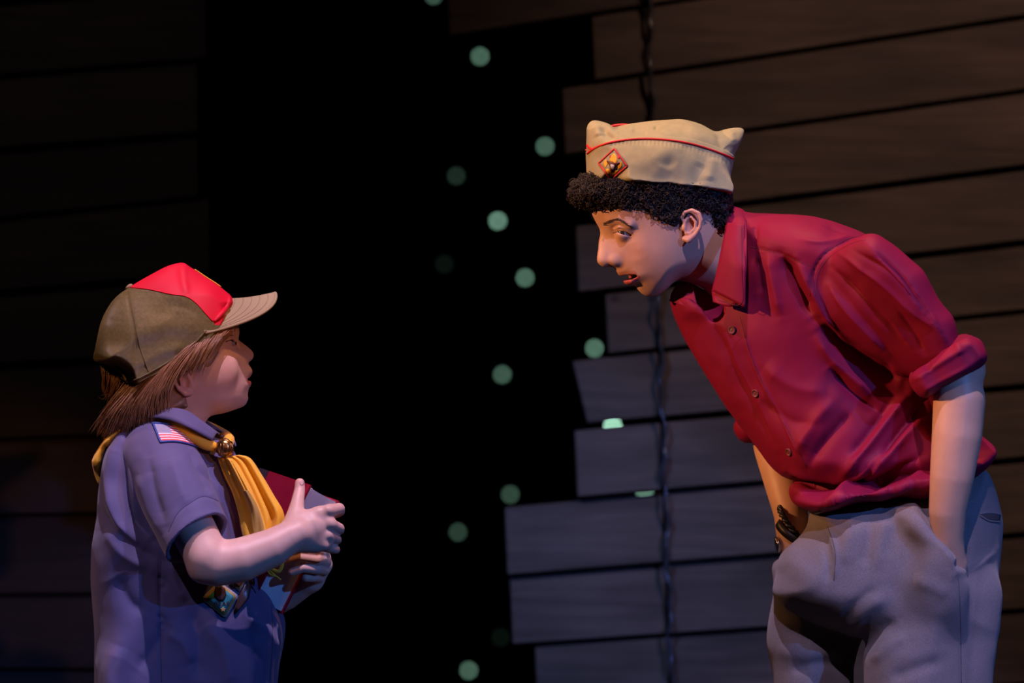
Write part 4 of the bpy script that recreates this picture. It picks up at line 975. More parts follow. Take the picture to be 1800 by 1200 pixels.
for s in (1, -1):
    M = lambda px, py, dl, r: mir(TK.L(px, py, dl, r), s)
    f.ell(p3(M(427, 629, -12, 0)), (8, 6, 7.5), k=6); f.ell(p3(M(433, 637, -6, 0)), (4, 3, 3), k=2, op='s')
    f.chain([M(413, 590, -20, 4), M(402, 588, -36, 4.5), M(390, 594, -46, 4)], k=10)
    ec = p3(mir(EYK, s)); f.ell(ec+[4, 0, 0], (15, 11, 9), k=9, op='s'); f.ell(ec, (13.6, 13.6, 13.2), k=6)
    def lid(X, Y, Z, ec=ec, s=s):
        a = X-ec[0]; v = Z-ec[2]; r = np.sqrt((X-ec[0])**2+(Y-ec[1])**2+(Z-ec[2])**2)
        return np.maximum(np.abs(v-.4)-4.2*(1-(a/14.5)**2)+0*Y, np.maximum(r-17, (Y-ec[1])*s-2-.2*a))
    f.half(lid, ec-19, ec+19, k=1.2)
    f.ell(p3(M(384, 652, -52, 0)), (30, 14, 24), k=20)
    # ear
    f.ell(p3(M(329, 672, -70, 0)), (14, 5, 24), k=6, rot=Matrix.Rotation(math.radians(-30), 3, 'Y')@Matrix.Rotation(math.radians(-16*s), 3, 'Z'))
    f.ell(p3(M(331, 672, -78, 0)), (8, 8, 13), k=3, op='s')
    f.chain([M(340, 668, -70, 2.5), M(342, 655, -73, 3), M(334, 647, -78, 3.2), M(322, 648, -82, 3.4), M(313, 658, -84, 3.4), M(313, 671, -83, 3.4), M(319, 682, -80, 3.6), M(330, 691, -76, 5), M(339, 690, -72, 4.4)], k=3)
    f.chain([M(330, 658, -78, 2.2), M(322, 666, -80, 2.4), M(324, 677, -79, 2.4), M(333, 683, -76, 2.2)], k=3)
    f.ell(p3(M(343, 675, -70, 0)), (3.6, 4.5, 5), k=4)
f.chain([TK.L(424, 669, -20, 2.2), TK.L(433, 673, -10, 4), TK.L(434.5, 673, 0, 4.4), TK.L(433, 673, -10)[:2]+(10, 4), TK.L(424, 669, -20)[:2]+(20, 2.2)], k=3)
f.chain([TK.L(424, 667, -20, 2.2), TK.L(433, 658, -10, 3.6), TK.L(436.5, 656, 0, 4), TK.L(433, 658, -10)[:2]+(10, 3.6), TK.L(424, 667, -20)[:2]+(20, 2.2)], k=3)
mk = TK.L(431, 667, 0); f.ell(p3((mk[0], mk[1], 0)), (11, 18, 2.6), k=1.2, op='s')
Vh, Fh = f.skin(); Vh = relax(Vh, Fh, 1, .4); Lu, Lv, Ld = Vh[:, 0].copy(), -Vh[:, 2], Vh[:, 1].copy()
C = np.repeat(np.array([[.66, .40, .31]]), len(Vh), 0)
lo = sd_poly(Lu, Lv, np.array(TK.poly([(422, 668), (434, 668), (442, 670), (442, 677), (434, 678), (426, 673)]))); up = sd_poly(Lu, Lv, np.array(TK.poly([(422, 668), (431, 658), (438, 653), (444, 655), (438, 663), (433, 667)])))
C = blend(C, np.clip(.5-lo/2, 0, 1)*(np.abs(Ld) < 25), (.56, .15, .14)); C = blend(C, np.clip(.5-up/2, 0, 1)*(np.abs(Ld) < 25)*.7, (.50, .18, .15))
C = blend(C, np.exp(-((Lu-TK.L(392, 0, -55)[0])/24)**2-((Lv-655)/22)**2)*.2, (.70, .32, .26)); C = blend(C, np.exp(-((Lu-TK.L(328, 0, -78)[0])/18)**2-((Lv-672)/26)**2)*(np.abs(Ld) > 64)*.4, (.66, .27, .22))
head_K = (TK.out(Vh), Fh, C)

# ---------------------------------------------------------------- arms and hands
f = Field((290, 625), (-252, 105), (770, 1110), 1.9)
S_ = (300, 815, -95, 44)
f.chain([S_, (340, 905, -165, 40), (376, 972, -188, 37.5)], k=8)
f.chain([(376, 972, -188, 37.5), (392, 983, -188, 38.5), (433, 976, -184, 38.5), (483, 957, -172, 33.5), (512, 940, -162, 29), (530, 932, -156, 26.5)], k=10)
f.ell((364, -192, -996), (17, 20, 17), k=16)
# near hand: palm, knuckles, four fingers round the fore-edge, thumb up along the cover
f.chain([(530, 932, -156, 26), (552, 924, -148, 27), (572, 912, -140, 20)], k=8, flat=1.45)
f.chain([(535, 940, -152, 24), (560, 943, -144, 23), (575, 945, -138, 16)], k=8, flat=1.45)
for ch in ([(566, 898, -140, 13), (584, 893, -136, 11.5), (600, 890, -112, 10), (600, 896, -82, 9), (588, 902, -64, 8)],
           [(570, 915, -142, 12), (587, 917, -140, 10.5), (600, 924, -120, 9.5), (600, 928, -90, 8.6), (586, 930, -72, 8)],
           [(568, 933, -140, 11.5), (584, 937, -137, 9.8), (595, 942, -120, 8.8), (596, 945, -92, 8), (582, 945, -76, 7.2)],
           [(562, 950, -136, 11), (578, 955, -130, 9.4), (593, 960, -117, 8.2), (594, 962, -92, 7.4), (582, 962, -80, 7)]):
    f.chain(ch[:2], k=7); f.chain(ch[1:], k=3)
for kx, ky in ((582, 892), (585, 915), (582, 935), (576, 953)): f.ell((kx, -147, -ky), (7, 6, 7), k=7)
f.chain([(522, 918, -146, 20), (526, 896, -132, 15), (528, 878, -118, 11.5), (531, 858, -103, 9.6), (531, 846, -99, 8.6)], k=8)
f.chain([(540, 905, -142, 14), (566, 900, -140, 12)], k=8)
# far hand: fingers folded over the lower fore-edge
f.chain([(545, 1016, 10, 24), (566, 992, -6, 19), (570, 980, -16, 13)], k=8)
for ch in ([(570, 972, -30, 11), (556, 966, -72, 9.5), (528, 962, -86, 8.5), (508, 966, -86, 7.4)], [(573, 986, -26, 11), (560, 981, -72, 9.8), (530, 976, -86, 8.6), (506, 982, -86, 7.4)],
           [(570, 1000, -20, 11), (559, 997, -66, 9.5), (536, 994, -82, 8.4), (516, 1002, -82, 7.4)], [(560, 1014, -10, 10), (553, 1012, -52, 8.6), (540, 1012, -68, 7.6)]):
    f.chain(ch, k=2.5)
f.chain([(545, 1016, 10, 24), (500, 1046, 40, 28), (440, 1075, 75, 32)], k=8)
Va, Fa = f.skin(); Va = relax(Va, Fa, 1, .5); m_ = np.clip((525-Va[:, 0])/25, 0, 1)[:, None]; Va = Va*(1-m_)+relax(Va, Fa, 12, .5)*m_
Ca = np.repeat(np.array([[.68, .43, .345]]), len(Va), 0)
u_, w_ = persp(Va)
for kx, ky in ((586, 892), (589, 915), (586, 935), (581, 953), (604, 890), (604, 924), (600, 942), (598, 960), (530, 842)): Ca = blend(Ca, np.exp(-((u_-kx)/8)**2-((w_-ky)/7)**2)*.28, (.72, .33, .27))
# far arm, trunk and thighs under the clothes
g = Field((190, 480), (-140, 150), (740, 1130), 5.0)
g.chain([(300, 780, 0, 46), (300, 850, 0, 92), (310, 1000, 0, 95), (310, 1110, 0, 95)], k=20); g.chain([(300, 820, 95, 44), (350, 960, 120, 38), (390, 1060, 105, 36), (440, 1075, 75, 32)], k=14)
Vg, Fg = g.skin(); Vg = relax(Vg, Fg, 2)
V, F, o = [], [], 0
for a, b in ((head_K[0], head_K[1]), (Va, Fa), (Vg, Fg)): V.append(a); F.append(b+o); o += len(a)
Cb = np.concatenate([head_K[2], Ca, np.repeat(np.array([[.66, .40, .31]]), len(Vg), 0)])
body = obj('body', np.concatenate(V), np.concatenate(F), SKIN_C, KID); color_attr(body, 'tint', Cb)
BV_HK = bvh(*head_K[:2]); BV_AK = bvh(Va, Fa)
def nail(tree, px, py, rx, ry, ang):
    a = math.radians(ang); P = [(px+rx*math.cos(t)*math.cos(a)-ry*math.sin(t)*math.sin(a), py+rx*math.cos(t)*math.sin(a)+ry*math.sin(t)*math.cos(a)) for t in np.linspace(0, 2*np.pi, 15)[:-1]]
    c, n = hit(tree, px, py)
    if c is not None: obj('fingernail', *plate(tree, P, .1, .25, default=c[1]), NAIL, KID)
nail(BV_AK, 530.5, 848, 4.0, 5.0, 0)
for s in (1, -1):
    ec = p3(mir(EYK, s)); V, F = uv_sphere(ec, 12); e = obj('eye', TK.out(V), F, EYE_W, KID)
    V, F = disc_on_sphere(ec, (.86, -.45*s, .18), 12, 28); obj('iris', TK.out(V), F, IRIS, e)
ms = []
for i in range(60):
    t = random.random(); p = np.array([388+24*t, 594-5*math.sin(t*2.4)+random.uniform(-1.6, 1.6)]); a, n1 = hit(BV_HK, *p, .2); b, n2 = hit(BV_HK, p[0]-5, p[1]+.6, .7)
    if a is None or b is None or abs(a[1]-b[1]) > 10: continue
    ms.append(tube([a, (a+b)/2+n1*.4, b], [.4, .35, .1], 4))
obj('eyebrow', *merge(ms), HAIR_C, KID)
ms = []
for i in range(16):
    t = i/15; a, n1 = hit(BV_HK, 396+15*t, 600.5-2.5*math.sin(math.pi*t), .3)
    if a is not None: ms.append(tube([a, a+n1*1.2+np.array([1.8, 0, .4]), a+n1*1.4+np.array([4.0, 0, 1.8])], [.5, .4, .1], 4))
if ms: obj('eyelashes', *merge(ms), HAIR_O, KID)

# ---------------------------------------------------------------- long straight hair
f = Field((165, 430), (-105, 105), (560, 775), 2.6)
hk = [(236, 655), (300, 622), (352, 588), (400, 575), (400, 585), (380, 602), (362, 632), (352, 650), (330, 645), (312, 652), (307, 680), (318, 712), (300, 722), (262, 732), (226, 742), (208, 744), (202, 732), (208, 712), (218, 696), (232, 676)]
f.relief(TK.poly(hk), cvk([(220, 660, 66), (300, 640, 76), (360, 610, 72), (395, 582, 52), (200, 735, 58), (260, 715, 72), (310, 700, 70)]), cvk([(210, 680, 40), (300, 640, 8), (380, 600, 6), (310, 690, 6), (260, 725, 12), (185, 745, 30)]), smooth=4)
Vr, Fr = f.skin(); Nr = vnormals(Vr, Fr)
Q = Vr.copy(); ang = math.radians(38); rx = Q[:, 0]*math.cos(ang)+Q[:, 2]*math.sin(ang); rz = -Q[:, 0]*math.sin(ang)+Q[:, 2]*math.cos(ang)
Vr = TK.out(Vr+Nr*(2.4*vnoise(np.stack([rx*.12, Q[:, 1], rz], 1), 6)+.8*vnoise(Q, 5))[:, None]); BV_R = bvh(Vr, Fr)
ms = [(Vr, [tuple(q) for q in Fr])]
def lerp_paths(paths, s):
    x = s*(len(paths)-1); i = min(int(x), len(paths)-2); t = x-i; return np.array(paths[i])*(1-t)+np.array(paths[i+1])*t
FA = [[(224, 668, -62), (206, 696, -66), (186, 728, -52), (176, 752, -34)], [(268, 650, -74), (236, 690, -82), (204, 730, -72), (192, 762, -50)], [(312, 622, -78), (272, 664, -90), (236, 708, -88), (222, 748, -76)], [(338, 606, -78), (302, 638, -92), (268, 690, -94), (262, 734, -86)], [(362, 590, -76), (328, 622, -90), (296, 672, -94), (292, 724, -86)]]
FB = [[(350, 594, -76), (338, 616, -86), (324, 638, -90), (306, 668, -90)], [(374, 586, -70), (360, 606, -82), (346, 630, -84), (330, 648, -86)], [(402, 580, -56), (388, 598, -68), (370, 622, -76), (362, 650, -76)]]
FC = [[(178, 636, -10), (180, 655, -14), (184, 672, -12), (190, 684, -14)], [(214, 652, -50), (210, 672, -54), (204, 690, -50), (200, 704, -44)]]
for fam, num, jit, r0 in ((FA, 1000, 6.5, .75), (FB, 170, 3.5, .6), (FC, 130, 5, .7)):
    for i in range(num):
        p = lerp_paths(fam, random.random()); j = np.array([random.gauss(0, jit), random.gauss(0, jit), 0]); lift = random.uniform(-6, 7)
        P = np.array([p[k]+j*(.25+.25*k)+np.array([random.gauss(0, 1.2), random.gauss(0, 1.2), -lift*(.3+.35*min(k, 2))]) for k in range(4)])
        P[-1] += np.array([random.gauss(0, 3), random.gauss(0, 5), 0]); P[0][2] += 8
        W = catmull([at(*q) for q in P], 4); n = len(W)
        ms.append(tube(W, np.interp(np.arange(n), [0, n*.4, n-1], [r0, r0*random.uniform(.8, 1.5), .15]), 4))
for i in range(26):   # loose flyaway hairs at the back
    a = np.array([random.uniform(186, 225), random.uniform(690, 735), random.uniform(-70, -20)]); d = np.array([random.uniform(-16, -4), random.uniform(2, 22), random.uniform(-5, 10)])
    ms.append(tube(catmull([at(*a), at(*(a+d*.5+np.array([0, random.uniform(-4, 6), 0]))), at(*(a+d))], 4), .28, 4))
for i in range(130):  # far side
    p = lerp_paths(FA, random.random())
    W = catmull([at(q[0]+18, q[1]+random.gauss(0, 3), -q[2]*.95+random.uniform(-4, 4)) for q in p], 4); ms.append(tube(W, .9, 4))
obj('hair', *merge(ms), HAIR_C, KID)

# ================================================================== the younger boy: clothes
NAVY = mat('shirt_navy_cotton', (.098, .088, .195), .7, spec=.25, sheen=.15, bump=('noise', 700, .25, .0009)); NAVY_ST = mat('thread_navy', (.03, .03, .08), .8)
YELLOW = mat('neckerchief_yellow', (.88, .49, .04), .62, spec=.25, sheen=.15, bump=('noise', 500, .15, .0008)); NAVY_D = mat('neckerchief_navy_stripe', (.03, .03, .06), .7)
BRASS = mat('slide_brass', (.50, .28, .10), .28, metal=1); DKTR = mat('trousers_navy', (.02, .022, .05), .8)
f = Field((148, 515), (-262, 190), (708, 1330), 2.9)
kb = [(204, 756), (233, 737), (267, 725), (300, 729), (340, 746), (375, 766), (400, 778), (418, 812), (432, 860), (444, 920), (462, 990), (486, 1060), (499, 1096), (496, 1137), (490, 1171), (484, 1230), (474, 1312), (300, 1318), (176, 1312), (169, 1200), (166, 1158), (167, 1096), (162, 1033), (162, 971), (169, 917), (173, 875), (181, 837), (188, 796)]
f.relief(kb, [(270, 760, 95), (260, 850, 122), (300, 1000, 126), (300, 1280, 130), (400, 850, 95), (440, 1050, 116), (340, 760, 78), (390, 790, 60)], [(250, 760, 60), (180, 900, 80), (300, 1000, 100), (430, 900, 60), (480, 1060, 42), (480, 1110, 50), (300, 1310, 20), (380, 770, 40)], c=[(200, 900, -4), (300, 900, 0), (440, 900, 22), (480, 1200, 18), (200, 1200, 0)], smooth=5)
# neck opening
f.chain([(310, 690, -4, 46), (325, 748, -4, 42), (345, 768, -6, 30)], k=8, op='s')
# near sleeve, hollow, hem open towards the forearm
ax0 = np.array([286, -74, -795.]); ax1 = np.array([352, -178, -936.]); axd = (ax1-ax0)/np.linalg.norm(ax1-ax0)
g = Field((200, 480), (-285, -20), (730, 1050), 2.3)
g.chain([(282, 800, -62, 66), (312, 850, -115, 66), (352, 930, -170, 62), (400, 1020, -240, 62)], k=1)
hemn = np.array([.58, -.44, -.69]); hemn /= np.linalg.norm(hemn); hc = np.array([362, -186, -929.])
g.half(lambda X, Y, Z: -((X-hc[0])*hemn[0]+(Y-hc[1])*hemn[1]+(Z-hc[2])*hemn[2]), (200, -290, -1060), (490, 0, -720), k=0)
g.chain([(322, 872, -132, 44), (352, 930, -171, 54), (400, 1020, -241, 55)], k=0, op='s')
Vv, Fv = g.skin(); Vv = relax(Vv, Fv, 1, .4)
SL = [([(352, 800), (378, 836), (404, 880), (416, 918)], 9, 5), ([(330, 790), (352, 830), (372, 872)], 9, -6), ([(300, 800), (316, 850), (330, 890)], 16, 5), ([(262, 800), (270, 860), (290, 925)], 12, -6), ([(243, 830), (258, 890), (285, 945)], 9, 4), ([(345, 815), (385, 860), (398, 905)], 6, -5), ([(296, 935), (312, 902), (334, 884), (358, 872), (384, 880), (408, 905)], 3.0, -1.2), ([(310, 965), (318, 944), (338, 922), (366, 904), (382, 901), (400, 915), (420, 934)], 3, 1.5)]
Vv = folds(Vv, Fv, SL, noise=[(40, 1.4), (18, .6)], crisp=True)
f.chain([(300, 800, 60, 62), (345, 900, 110, 60)], k=8)
Vs, Fs = f.skin(); Vs = relax(Vs, Fs, 2, .5)
FK = [([(238, 742), (216, 790), (214, 850), (232, 905), (270, 950)], 11, -17), ([(222, 745), (200, 800), (196, 860), (208, 920), (250, 965)], 12, 11), ([(185, 880), (196, 915), (240, 960), (282, 985)], 14, -6), ([(180, 925), (215, 975), (265, 1000)], 14, 4), ([(282, 975), (281, 1060), (284, 1200)], 3.0, -3), ([(200, 1010), (230, 1060), (262, 1075)], 20, -7), ([(300, 1090), (270, 1140), (240, 1180)], 18, -6), ([(285, 1110), (320, 1130), (340, 1170)], 14, 5), ([(210, 1130), (195, 1180), (200, 1240)], 18, 6), ([(360, 1090), (395, 1150), (410, 1220)], 20, 6), ([(330, 1060), (350, 1120), (345, 1200)], 18, -5), ([(430, 1080), (470, 1110), (488, 1150)], 12, 5), ([(440, 1130), (460, 1170), (462, 1220)], 12, -6), ([(476, 1060), (478, 1120), (474, 1200)], 2.6, -2), ([(300, 980), (310, 1030), (330, 1060)], 12, 6), ([(276, 1010), (290, 1024), (284, 1040)], 6, -3), ([(274, 1080), (290, 1090), (282, 1104)], 6, -3)]
Vs = folds(Vs, Fs, [(p, w_, a*(1.3 if w_ > 4 else 1)) for p, w_, a in FK], noise=[(64, 2.0), (26, .8)], crisp=True)
ks = obj('shirt', Vs, Fs, NAVY, KID); ks['label'] = 'navy blue short-sleeved uniform shirt'
obj('sleeve', Vv, Fv, NAVY, ks)
BV_K = bvh_join((Vs, [tuple(q) for q in Fs]), (Vv, [tuple(q) for q in Fv])); BV_KB = bvh(Vs, Fs)
obj('seam', *tube(on(BV_KB, [(283, 985), (281, 1060), (284, 1198)], .1, 40), .6, 4), NAVY_ST, ks)
obj('seam', *tube(on(BV_KB, [(477, 1062), (479, 1120), (474, 1196)], .1, 30), .6, 4), NAVY_ST, ks)
obj('stitching', *tube(on(BV_K, [(296, 935), (312, 902), (334, 884), (358, 872), (384, 880)], .1, 40), .55, 4), NAVY_ST, ks)
# collar
top = [at(372, 752, 26), at(352, 734, 62), at(310, 716, 72), at(262, 716, 58), at(240, 730, 8), at(258, 722, -52), at(300, 718, -76), at(328, 722, -78), at(352, 738, -64), at(386, 763, -40)]
bot = [at(412, 780, 30), at(385, 770, 74), at(330, 742, 98), at(268, 728, 84), at(218, 746, 10), at(250, 734, -74), at(296, 737, -104), at(334, 752, -112), at(356, 764, -102), at(374, 774, -84)]
G = ruled(top, bot, 70, 8); tt = np.linspace(0, 1, 8); G[..., 2] += (7*np.sin(np.pi*tt))[None, :]
V, F = sheet(G, 2.6); obj('collar', V, F, NAVY, ks)
V, F = tube(catmull([at(388, 766, 0), at(402, 767, 6), at(411, 774, 8), at(414, 784, 6)], 6), 1.8, 6); obj('collar_edge', V, F, NAVY, ks)
# flag patch
FLR = mat('flag_red', (.62, .05, .06), .7); FLW = mat('flag_white', (.72, .66, .66), .7); FLB = mat('flag_blue', (.03, .07, .30), .7); FLS = mat('flag_starfield', (.40, .39, .52), .7, bump=('noise', 2200, 1, .001), var=(1500, .5))
def bez(a, b, bow, t): p = np.array(a)*(1-t)+np.array(b)*t; n = np.array([-(b[1]-a[1]), b[0]-a[0]], float); n /= np.linalg.norm(n); return p+n*bow*math.sin(math.pi*t)
nx, ny = 26, 15; grid = {}
V, F, mi = [], [], []
for j in range(ny+1):
    for i in range(nx+1):
        s_, t_ = i/nx, j/ny
        a = bez((268.5, 744.5), (330, 755), -2.5, s_); b = bez((282, 778), (344.5, 786), -4.5, s_); p = a*(1-t_)+b*t_
        c, n = hit(BV_K, p[0], p[1], 2.0, -130); V.append(c)
nb = len(V)
for j in range(ny):
    for i in range(nx):
        F.append((j*(nx+1)+i, j*(nx+1)+i+1, (j+1)*(nx+1)+i+1, (j+1)*(nx+1)+i))
        if j in (0, ny-1) or i in (0, nx-1): mi.append(0)
        elif i <= 10 and j <= 7: mi.append(3)
        else: mi.append(1 if (j-1) % 2 == 0 else 2)
for p in list(V): V.append(p+np.array([0, 3, 0]))
edge = [j*(nx+1) for j in range(ny+1)], [j*(nx+1)+nx for j in range(ny+1)], list(range(nx+1)), [ny*(nx+1)+i for i in range(nx+1)]
for e in edge:
    for a, b in zip(e[:-1], e[1:]): F.append((a, b, nb+b, nb+a)); mi.append(0)
fp = obj('flag_patch', V, F, None, ks, mats=[FLB, FLR, FLW, FLS], mi=mi, smooth=False); fp['label'] = 'small American flag patch with blue border'
bd = np.array([V[i] for i in edge[2]]+[V[i] for i in edge[1][1:]]+[V[i] for i in edge[3][::-1][1:]]+[V[i] for i in edge[0][::-1][1:-1]])
obj('patch_border', *tube(bd, 1.5, 6, closed=True), FLB, fp)
# rank badge in a clear holder
TEAL = mat('badge_teal', (.03, .24, .26), .6); BGOLD = mat('badge_gold_edge', (.45, .27, .06), .5); BBROWN = mat('badge_brown', (.045, .012, .008), .6); CLEARP = mat('badge_clear_vinyl', (.35, .36, .36), .12, spec=.8, coat=.8)
bdg = empty('badge_holder', to_world([at(390, 1050, -130)])[0]); bdg.parent = ks; bdg.location = Vector(bdg.location)-OFF[ks.name]; bdg['label'] = 'clear diamond badge holder hanging from the shirt'
def dplate(name, P, off, th, m): return obj(name, *plate(BV_KB, resample(np.array(list(P)+[P[0]], float), 25)[:-1], off, th, default=-110), m, bdg)
D1 = [(384, 1021), (419, 1046.5), (396, 1087), (353.5, 1051)]
shr = lambda P, k: [tuple(np.array(p)*(k)+np.mean(P, 0)*(1-k)) for p in P]
dplate('vinyl_pocket', D1, 2.0, 1.2, CLEARP); dplate('badge_edge', shr(D1, .88), 3.2, .8, BGOLD); dplate('badge_face', shr(D1, .74), 4.0, .6, TEAL)
dplate('bear', [(378, 1030), (387, 1028), (395, 1034), (397, 1046), (392, 1056), (384, 1057), (377, 1050), (376, 1038)], 4.6, .7, BBROWN)
dplate('star', [(391, 1066), (392.5, 1069), (396, 1069), (393.5, 1071.5), (394.5, 1075), (391, 1073), (388, 1075), (389, 1071.5), (386, 1069), (389.5, 1069)], 4.6, .7, BGOLD)
cu = bpy.data.curves.new('badge_text', 'FONT'); cu.body = 'BEAR'; cu.size = 9.2/1000*1.25; cu.extrude = .0003; cu.align_x = 'CENTER'; cu.align_y = 'CENTER'
to = bpy.data.objects.new('badge_text', cu); COL.objects.link(to)
bpy.context.view_layer.update(); dg = bpy.context.evaluated_depsgraph_get(); tm = bpy.data.meshes.new_from_object(to.evaluated_get(dg)); bpy.data.objects.remove(to); 
tv = np.array([v.co[:] for v in tm.vertices])*1000
tf = [tuple(p.vertices) for p in tm.polygons]; bpy.data.meshes.remove(tm)
Vt_ = []
for x, y, z in tv:
    c, n = hit(BV_KB, 390+x, 1061-y, 5.2+max(z, 0), -110); Vt_.append(c)
obj('lettering', Vt_, tf, BBROWN, bdg, smooth=False)
D2 = [(417, 1004), (434, 1013), (421, 1040), (401, 1022)]
dplate('vinyl_pocket', D2, 2.0, 1.2, CLEARP); dplate('badge_edge', shr(D2, .84), 3.2, .8, BGOLD); dplate('badge_face', shr(D2, .66), 4.0, .6, BBROWN)
D3 = [(421, 1044), (437, 1012), (441, 1020), (436, 1052), (414, 1080), (410, 1072)]
dplate('vinyl_pocket', D3, 2.0, 1.4, mat('holder_brown_vinyl', (.06, .03, .03), .35))
# neckerchief: drape on the back, roll round the neck, slide, two tails
nk = empty('neckerchief', to_world([at(395, 790, -60)])[0]); nk.parent = KID; nk.location = Vector(nk.location)-OFF[KID.name]; nk['label'] = 'yellow neckerchief held by a brass slide'
f = Field((150, 290), (-100, 100), (715, 870), 2.2)
f.relief([(215, 744), (198, 758), (180, 778), (164, 803), (161.5, 815), (167, 836), (175, 852), (186, 838), (194, 806), (212, 770), (240, 748)], [(200, 760, 66), (175, 800, 48), (176, 845, 14)], 9, c=0, smooth=4)
Vd, Fd = f.skin(); Vd = folds(Vd, Fd, [([(205, 760), (182, 800), (176, 840)], 3.5, -3.5), ([(198, 764), (172, 800), (172, 830)], 4, 2.5)], noise=[(20, 1.2)])
obj('drape', Vd, Fd, YELLOW, nk); BD = bvh(Vd, Fd)
G = np.stack([on(BD, [(186+k, 784), (177.5+k, 808), (175+k, 838)], 1.2, 20, -20) for k in (0, 2, 4, 6)], 1); V, F = sheet(G, .8); obj('stripe', V, F, NAVY_D, nk)
roll = [at(205, 757, 10), at(214, 748, -34), at(246, 735, -58), at(280, 738, -70), at(318, 750, -84), at(344, 768, -84), at(368, 783, -74), at(390, 790, -60)]
P = resample(catmull(roll, 8), 60); V, F = tube(P, np.interp(np.arange(60), [0, 12, 45, 59], [9, 9, 12.5, 8]), 12)
tw = np.arange(len(V))
obj('roll', V+vnoise(V, 14)[:, None]*1.5, F, YELLOW, nk)
roll2 = [at(205, 756, 10), at(222, 736, 54), at(280, 722, 92), at(340, 740, 96), at(385, 760, 62), at(402, 772, 6), at(398, 782, -38)]
P = resample(catmull(roll2, 8), 50); obj('roll', *tube(P, 10.5, 10), YELLOW, nk)
def tail(L, R, d0, d1, amp, ph, nf, m):
    L = resample(catmull(L, 8), 44); R = resample(catmull(R, 8), 44); n = 40; G = np.zeros((44, n, 3))
    for i in range(44):
        b = i/43
        for j in range(n):
            a = j/(n-1); p = L[i]*(1-a)+R[i]*a; dep = d0+(d1-d0)*b+amp*(.35+.65*b)*math.sin(a*nf+ph+b*1.2)+amp*.4*math.sin(a*nf*2.3+b*3+ph)-10*math.sin(math.pi*a)*(1-b)
            G[i, j] = at(p[0], p[1], dep)
    return sheet(G, 2.0)
V, F = tail([(383, 804), (394, 835), (409, 868), (420, 905), (428, 945), (450, 1000)], [(420, 800), (440, 806), (460, 835), (482, 872), (498, 900), (499, 925), (488, 965), (470, 1000)], -72, -118, 9, .4, 11, YELLOW)
obj('tail', V, F, YELLOW, nk)
V, F = tail([(398, 806), (415, 840), (434, 880), (446, 920), (452, 950), (462, 990)], [(408, 806), (430, 842), (452, 885), (466, 925), (470, 955), (478, 990)], -92, -134, 5, 1.2, 5, YELLOW); obj('tail', V, F, YELLOW, nk)
OCH = mat('neckerchief_ochre_print', (.38, .24, .05), .7)
V, F = tail([(428, 862), (440, 890), (444, 920), (447, 940)], [(436, 862), (452, 890), (462, 920), (464, 940)], -128, -146, 2, 0, 4, OCH); obj('printed_stripe', V, F, OCH, nk)
ms = [tube(catmull([at(470, 996, -122), at(488, 1004, -124), at(495, 996, -124), at(496, 985, -124)], 6), [3.4]*13+[3.4]*6, 7), tube(catmull([at(468, 996, -122), at(480, 1008, -124), at(494, 1019, -126)], 6), 1.6, 6), tube(catmull([at(466, 994, -122), at(474, 1008, -124), at(484, 1013, -126)], 6), 1.4, 6)]
obj('knotted_end', *merge(ms), YELLOW, nk)
# slide: a domed metal ring with raised bars
cs = at(395, 787, -82); V, F = uv_sphere(cs, 1, 28, 18, (16, 13, 17)); N = (V-cs)/np.array([16, 13, 17]); V = V+N*(1.2*np.sin(V[:, 0]*.9+V[:, 2]*.5)*np.sin(V[:, 2]*.8))[:, None]
sl = obj('slide', V, F, BRASS, nk); sl['label'] = 'embossed brass slide'
for i in range(6):
    a = -.9+i*.36; P = [cs+np.array([16.2*math.sin(a)*math.cos(b)+1.5, -13.4*math.cos(a)*math.cos(b), 17*math.sin(b)]) for b in np.linspace(-.6, .45, 9)]
    obj('raised_bar', *tube(P, 1.3, 6), BRASS, sl)
t = np.linspace(0, 2*np.pi, 28, endpoint=False); obj('rim', *tube(np.stack([cs[0]+1+12*np.cos(t), np.full(28, cs[1]-8), cs[2]+13*np.sin(t)], 1), 1.7, 6, closed=True), BRASS, sl)
# trousers and shoes below the frame
f = Field((180, 480), (-150, 150), (1270, 1815), 4.0)
f.chain([(315, 1290, 0, 120), (320, 1340, 0, 120)], k=10)
for d in (-62, 62): f.chain([(315, 1350, d*.9, 82), (320, 1560, d, 66), (318, 1800, d, 52)], k=10)
V, F = f.skin(); obj('trousers', relax(V, F, 2), F, DKTR, KID)
for d in (-62, 62):
    x = 330; f = Field((x-95, x+170), (d-60, d+60), (1755, 1852), 3.0)
    f.relief([(x-62, 1775), (x-66, 1838), (x+70, 1838), (x+140, 1838), (x+148, 1822), (x+128, 1806), (x+80, 1796), (x+40, 1774), (x, 1766)], 40, 32, c=d)
    V, F = f.skin(); sh = obj('shoe', relax(V, F, 1), F, BLACKL, KID)
    a = np.linspace(0, 2*np.pi, 33)[:-1]; P = np.stack([x+40+110*np.cos(a), d+41*np.sin(a), np.zeros(32)], 1)
    V = np.concatenate([P+[0, 0, -1850], P+[0, 0, -1836]]); obj('sole', V, [(i, (i+1) % 32, 32+(i+1) % 32, 32+i) for i in range(32)]+[tuple(range(32))[::-1], tuple(range(32, 64))], STAGE, sh)

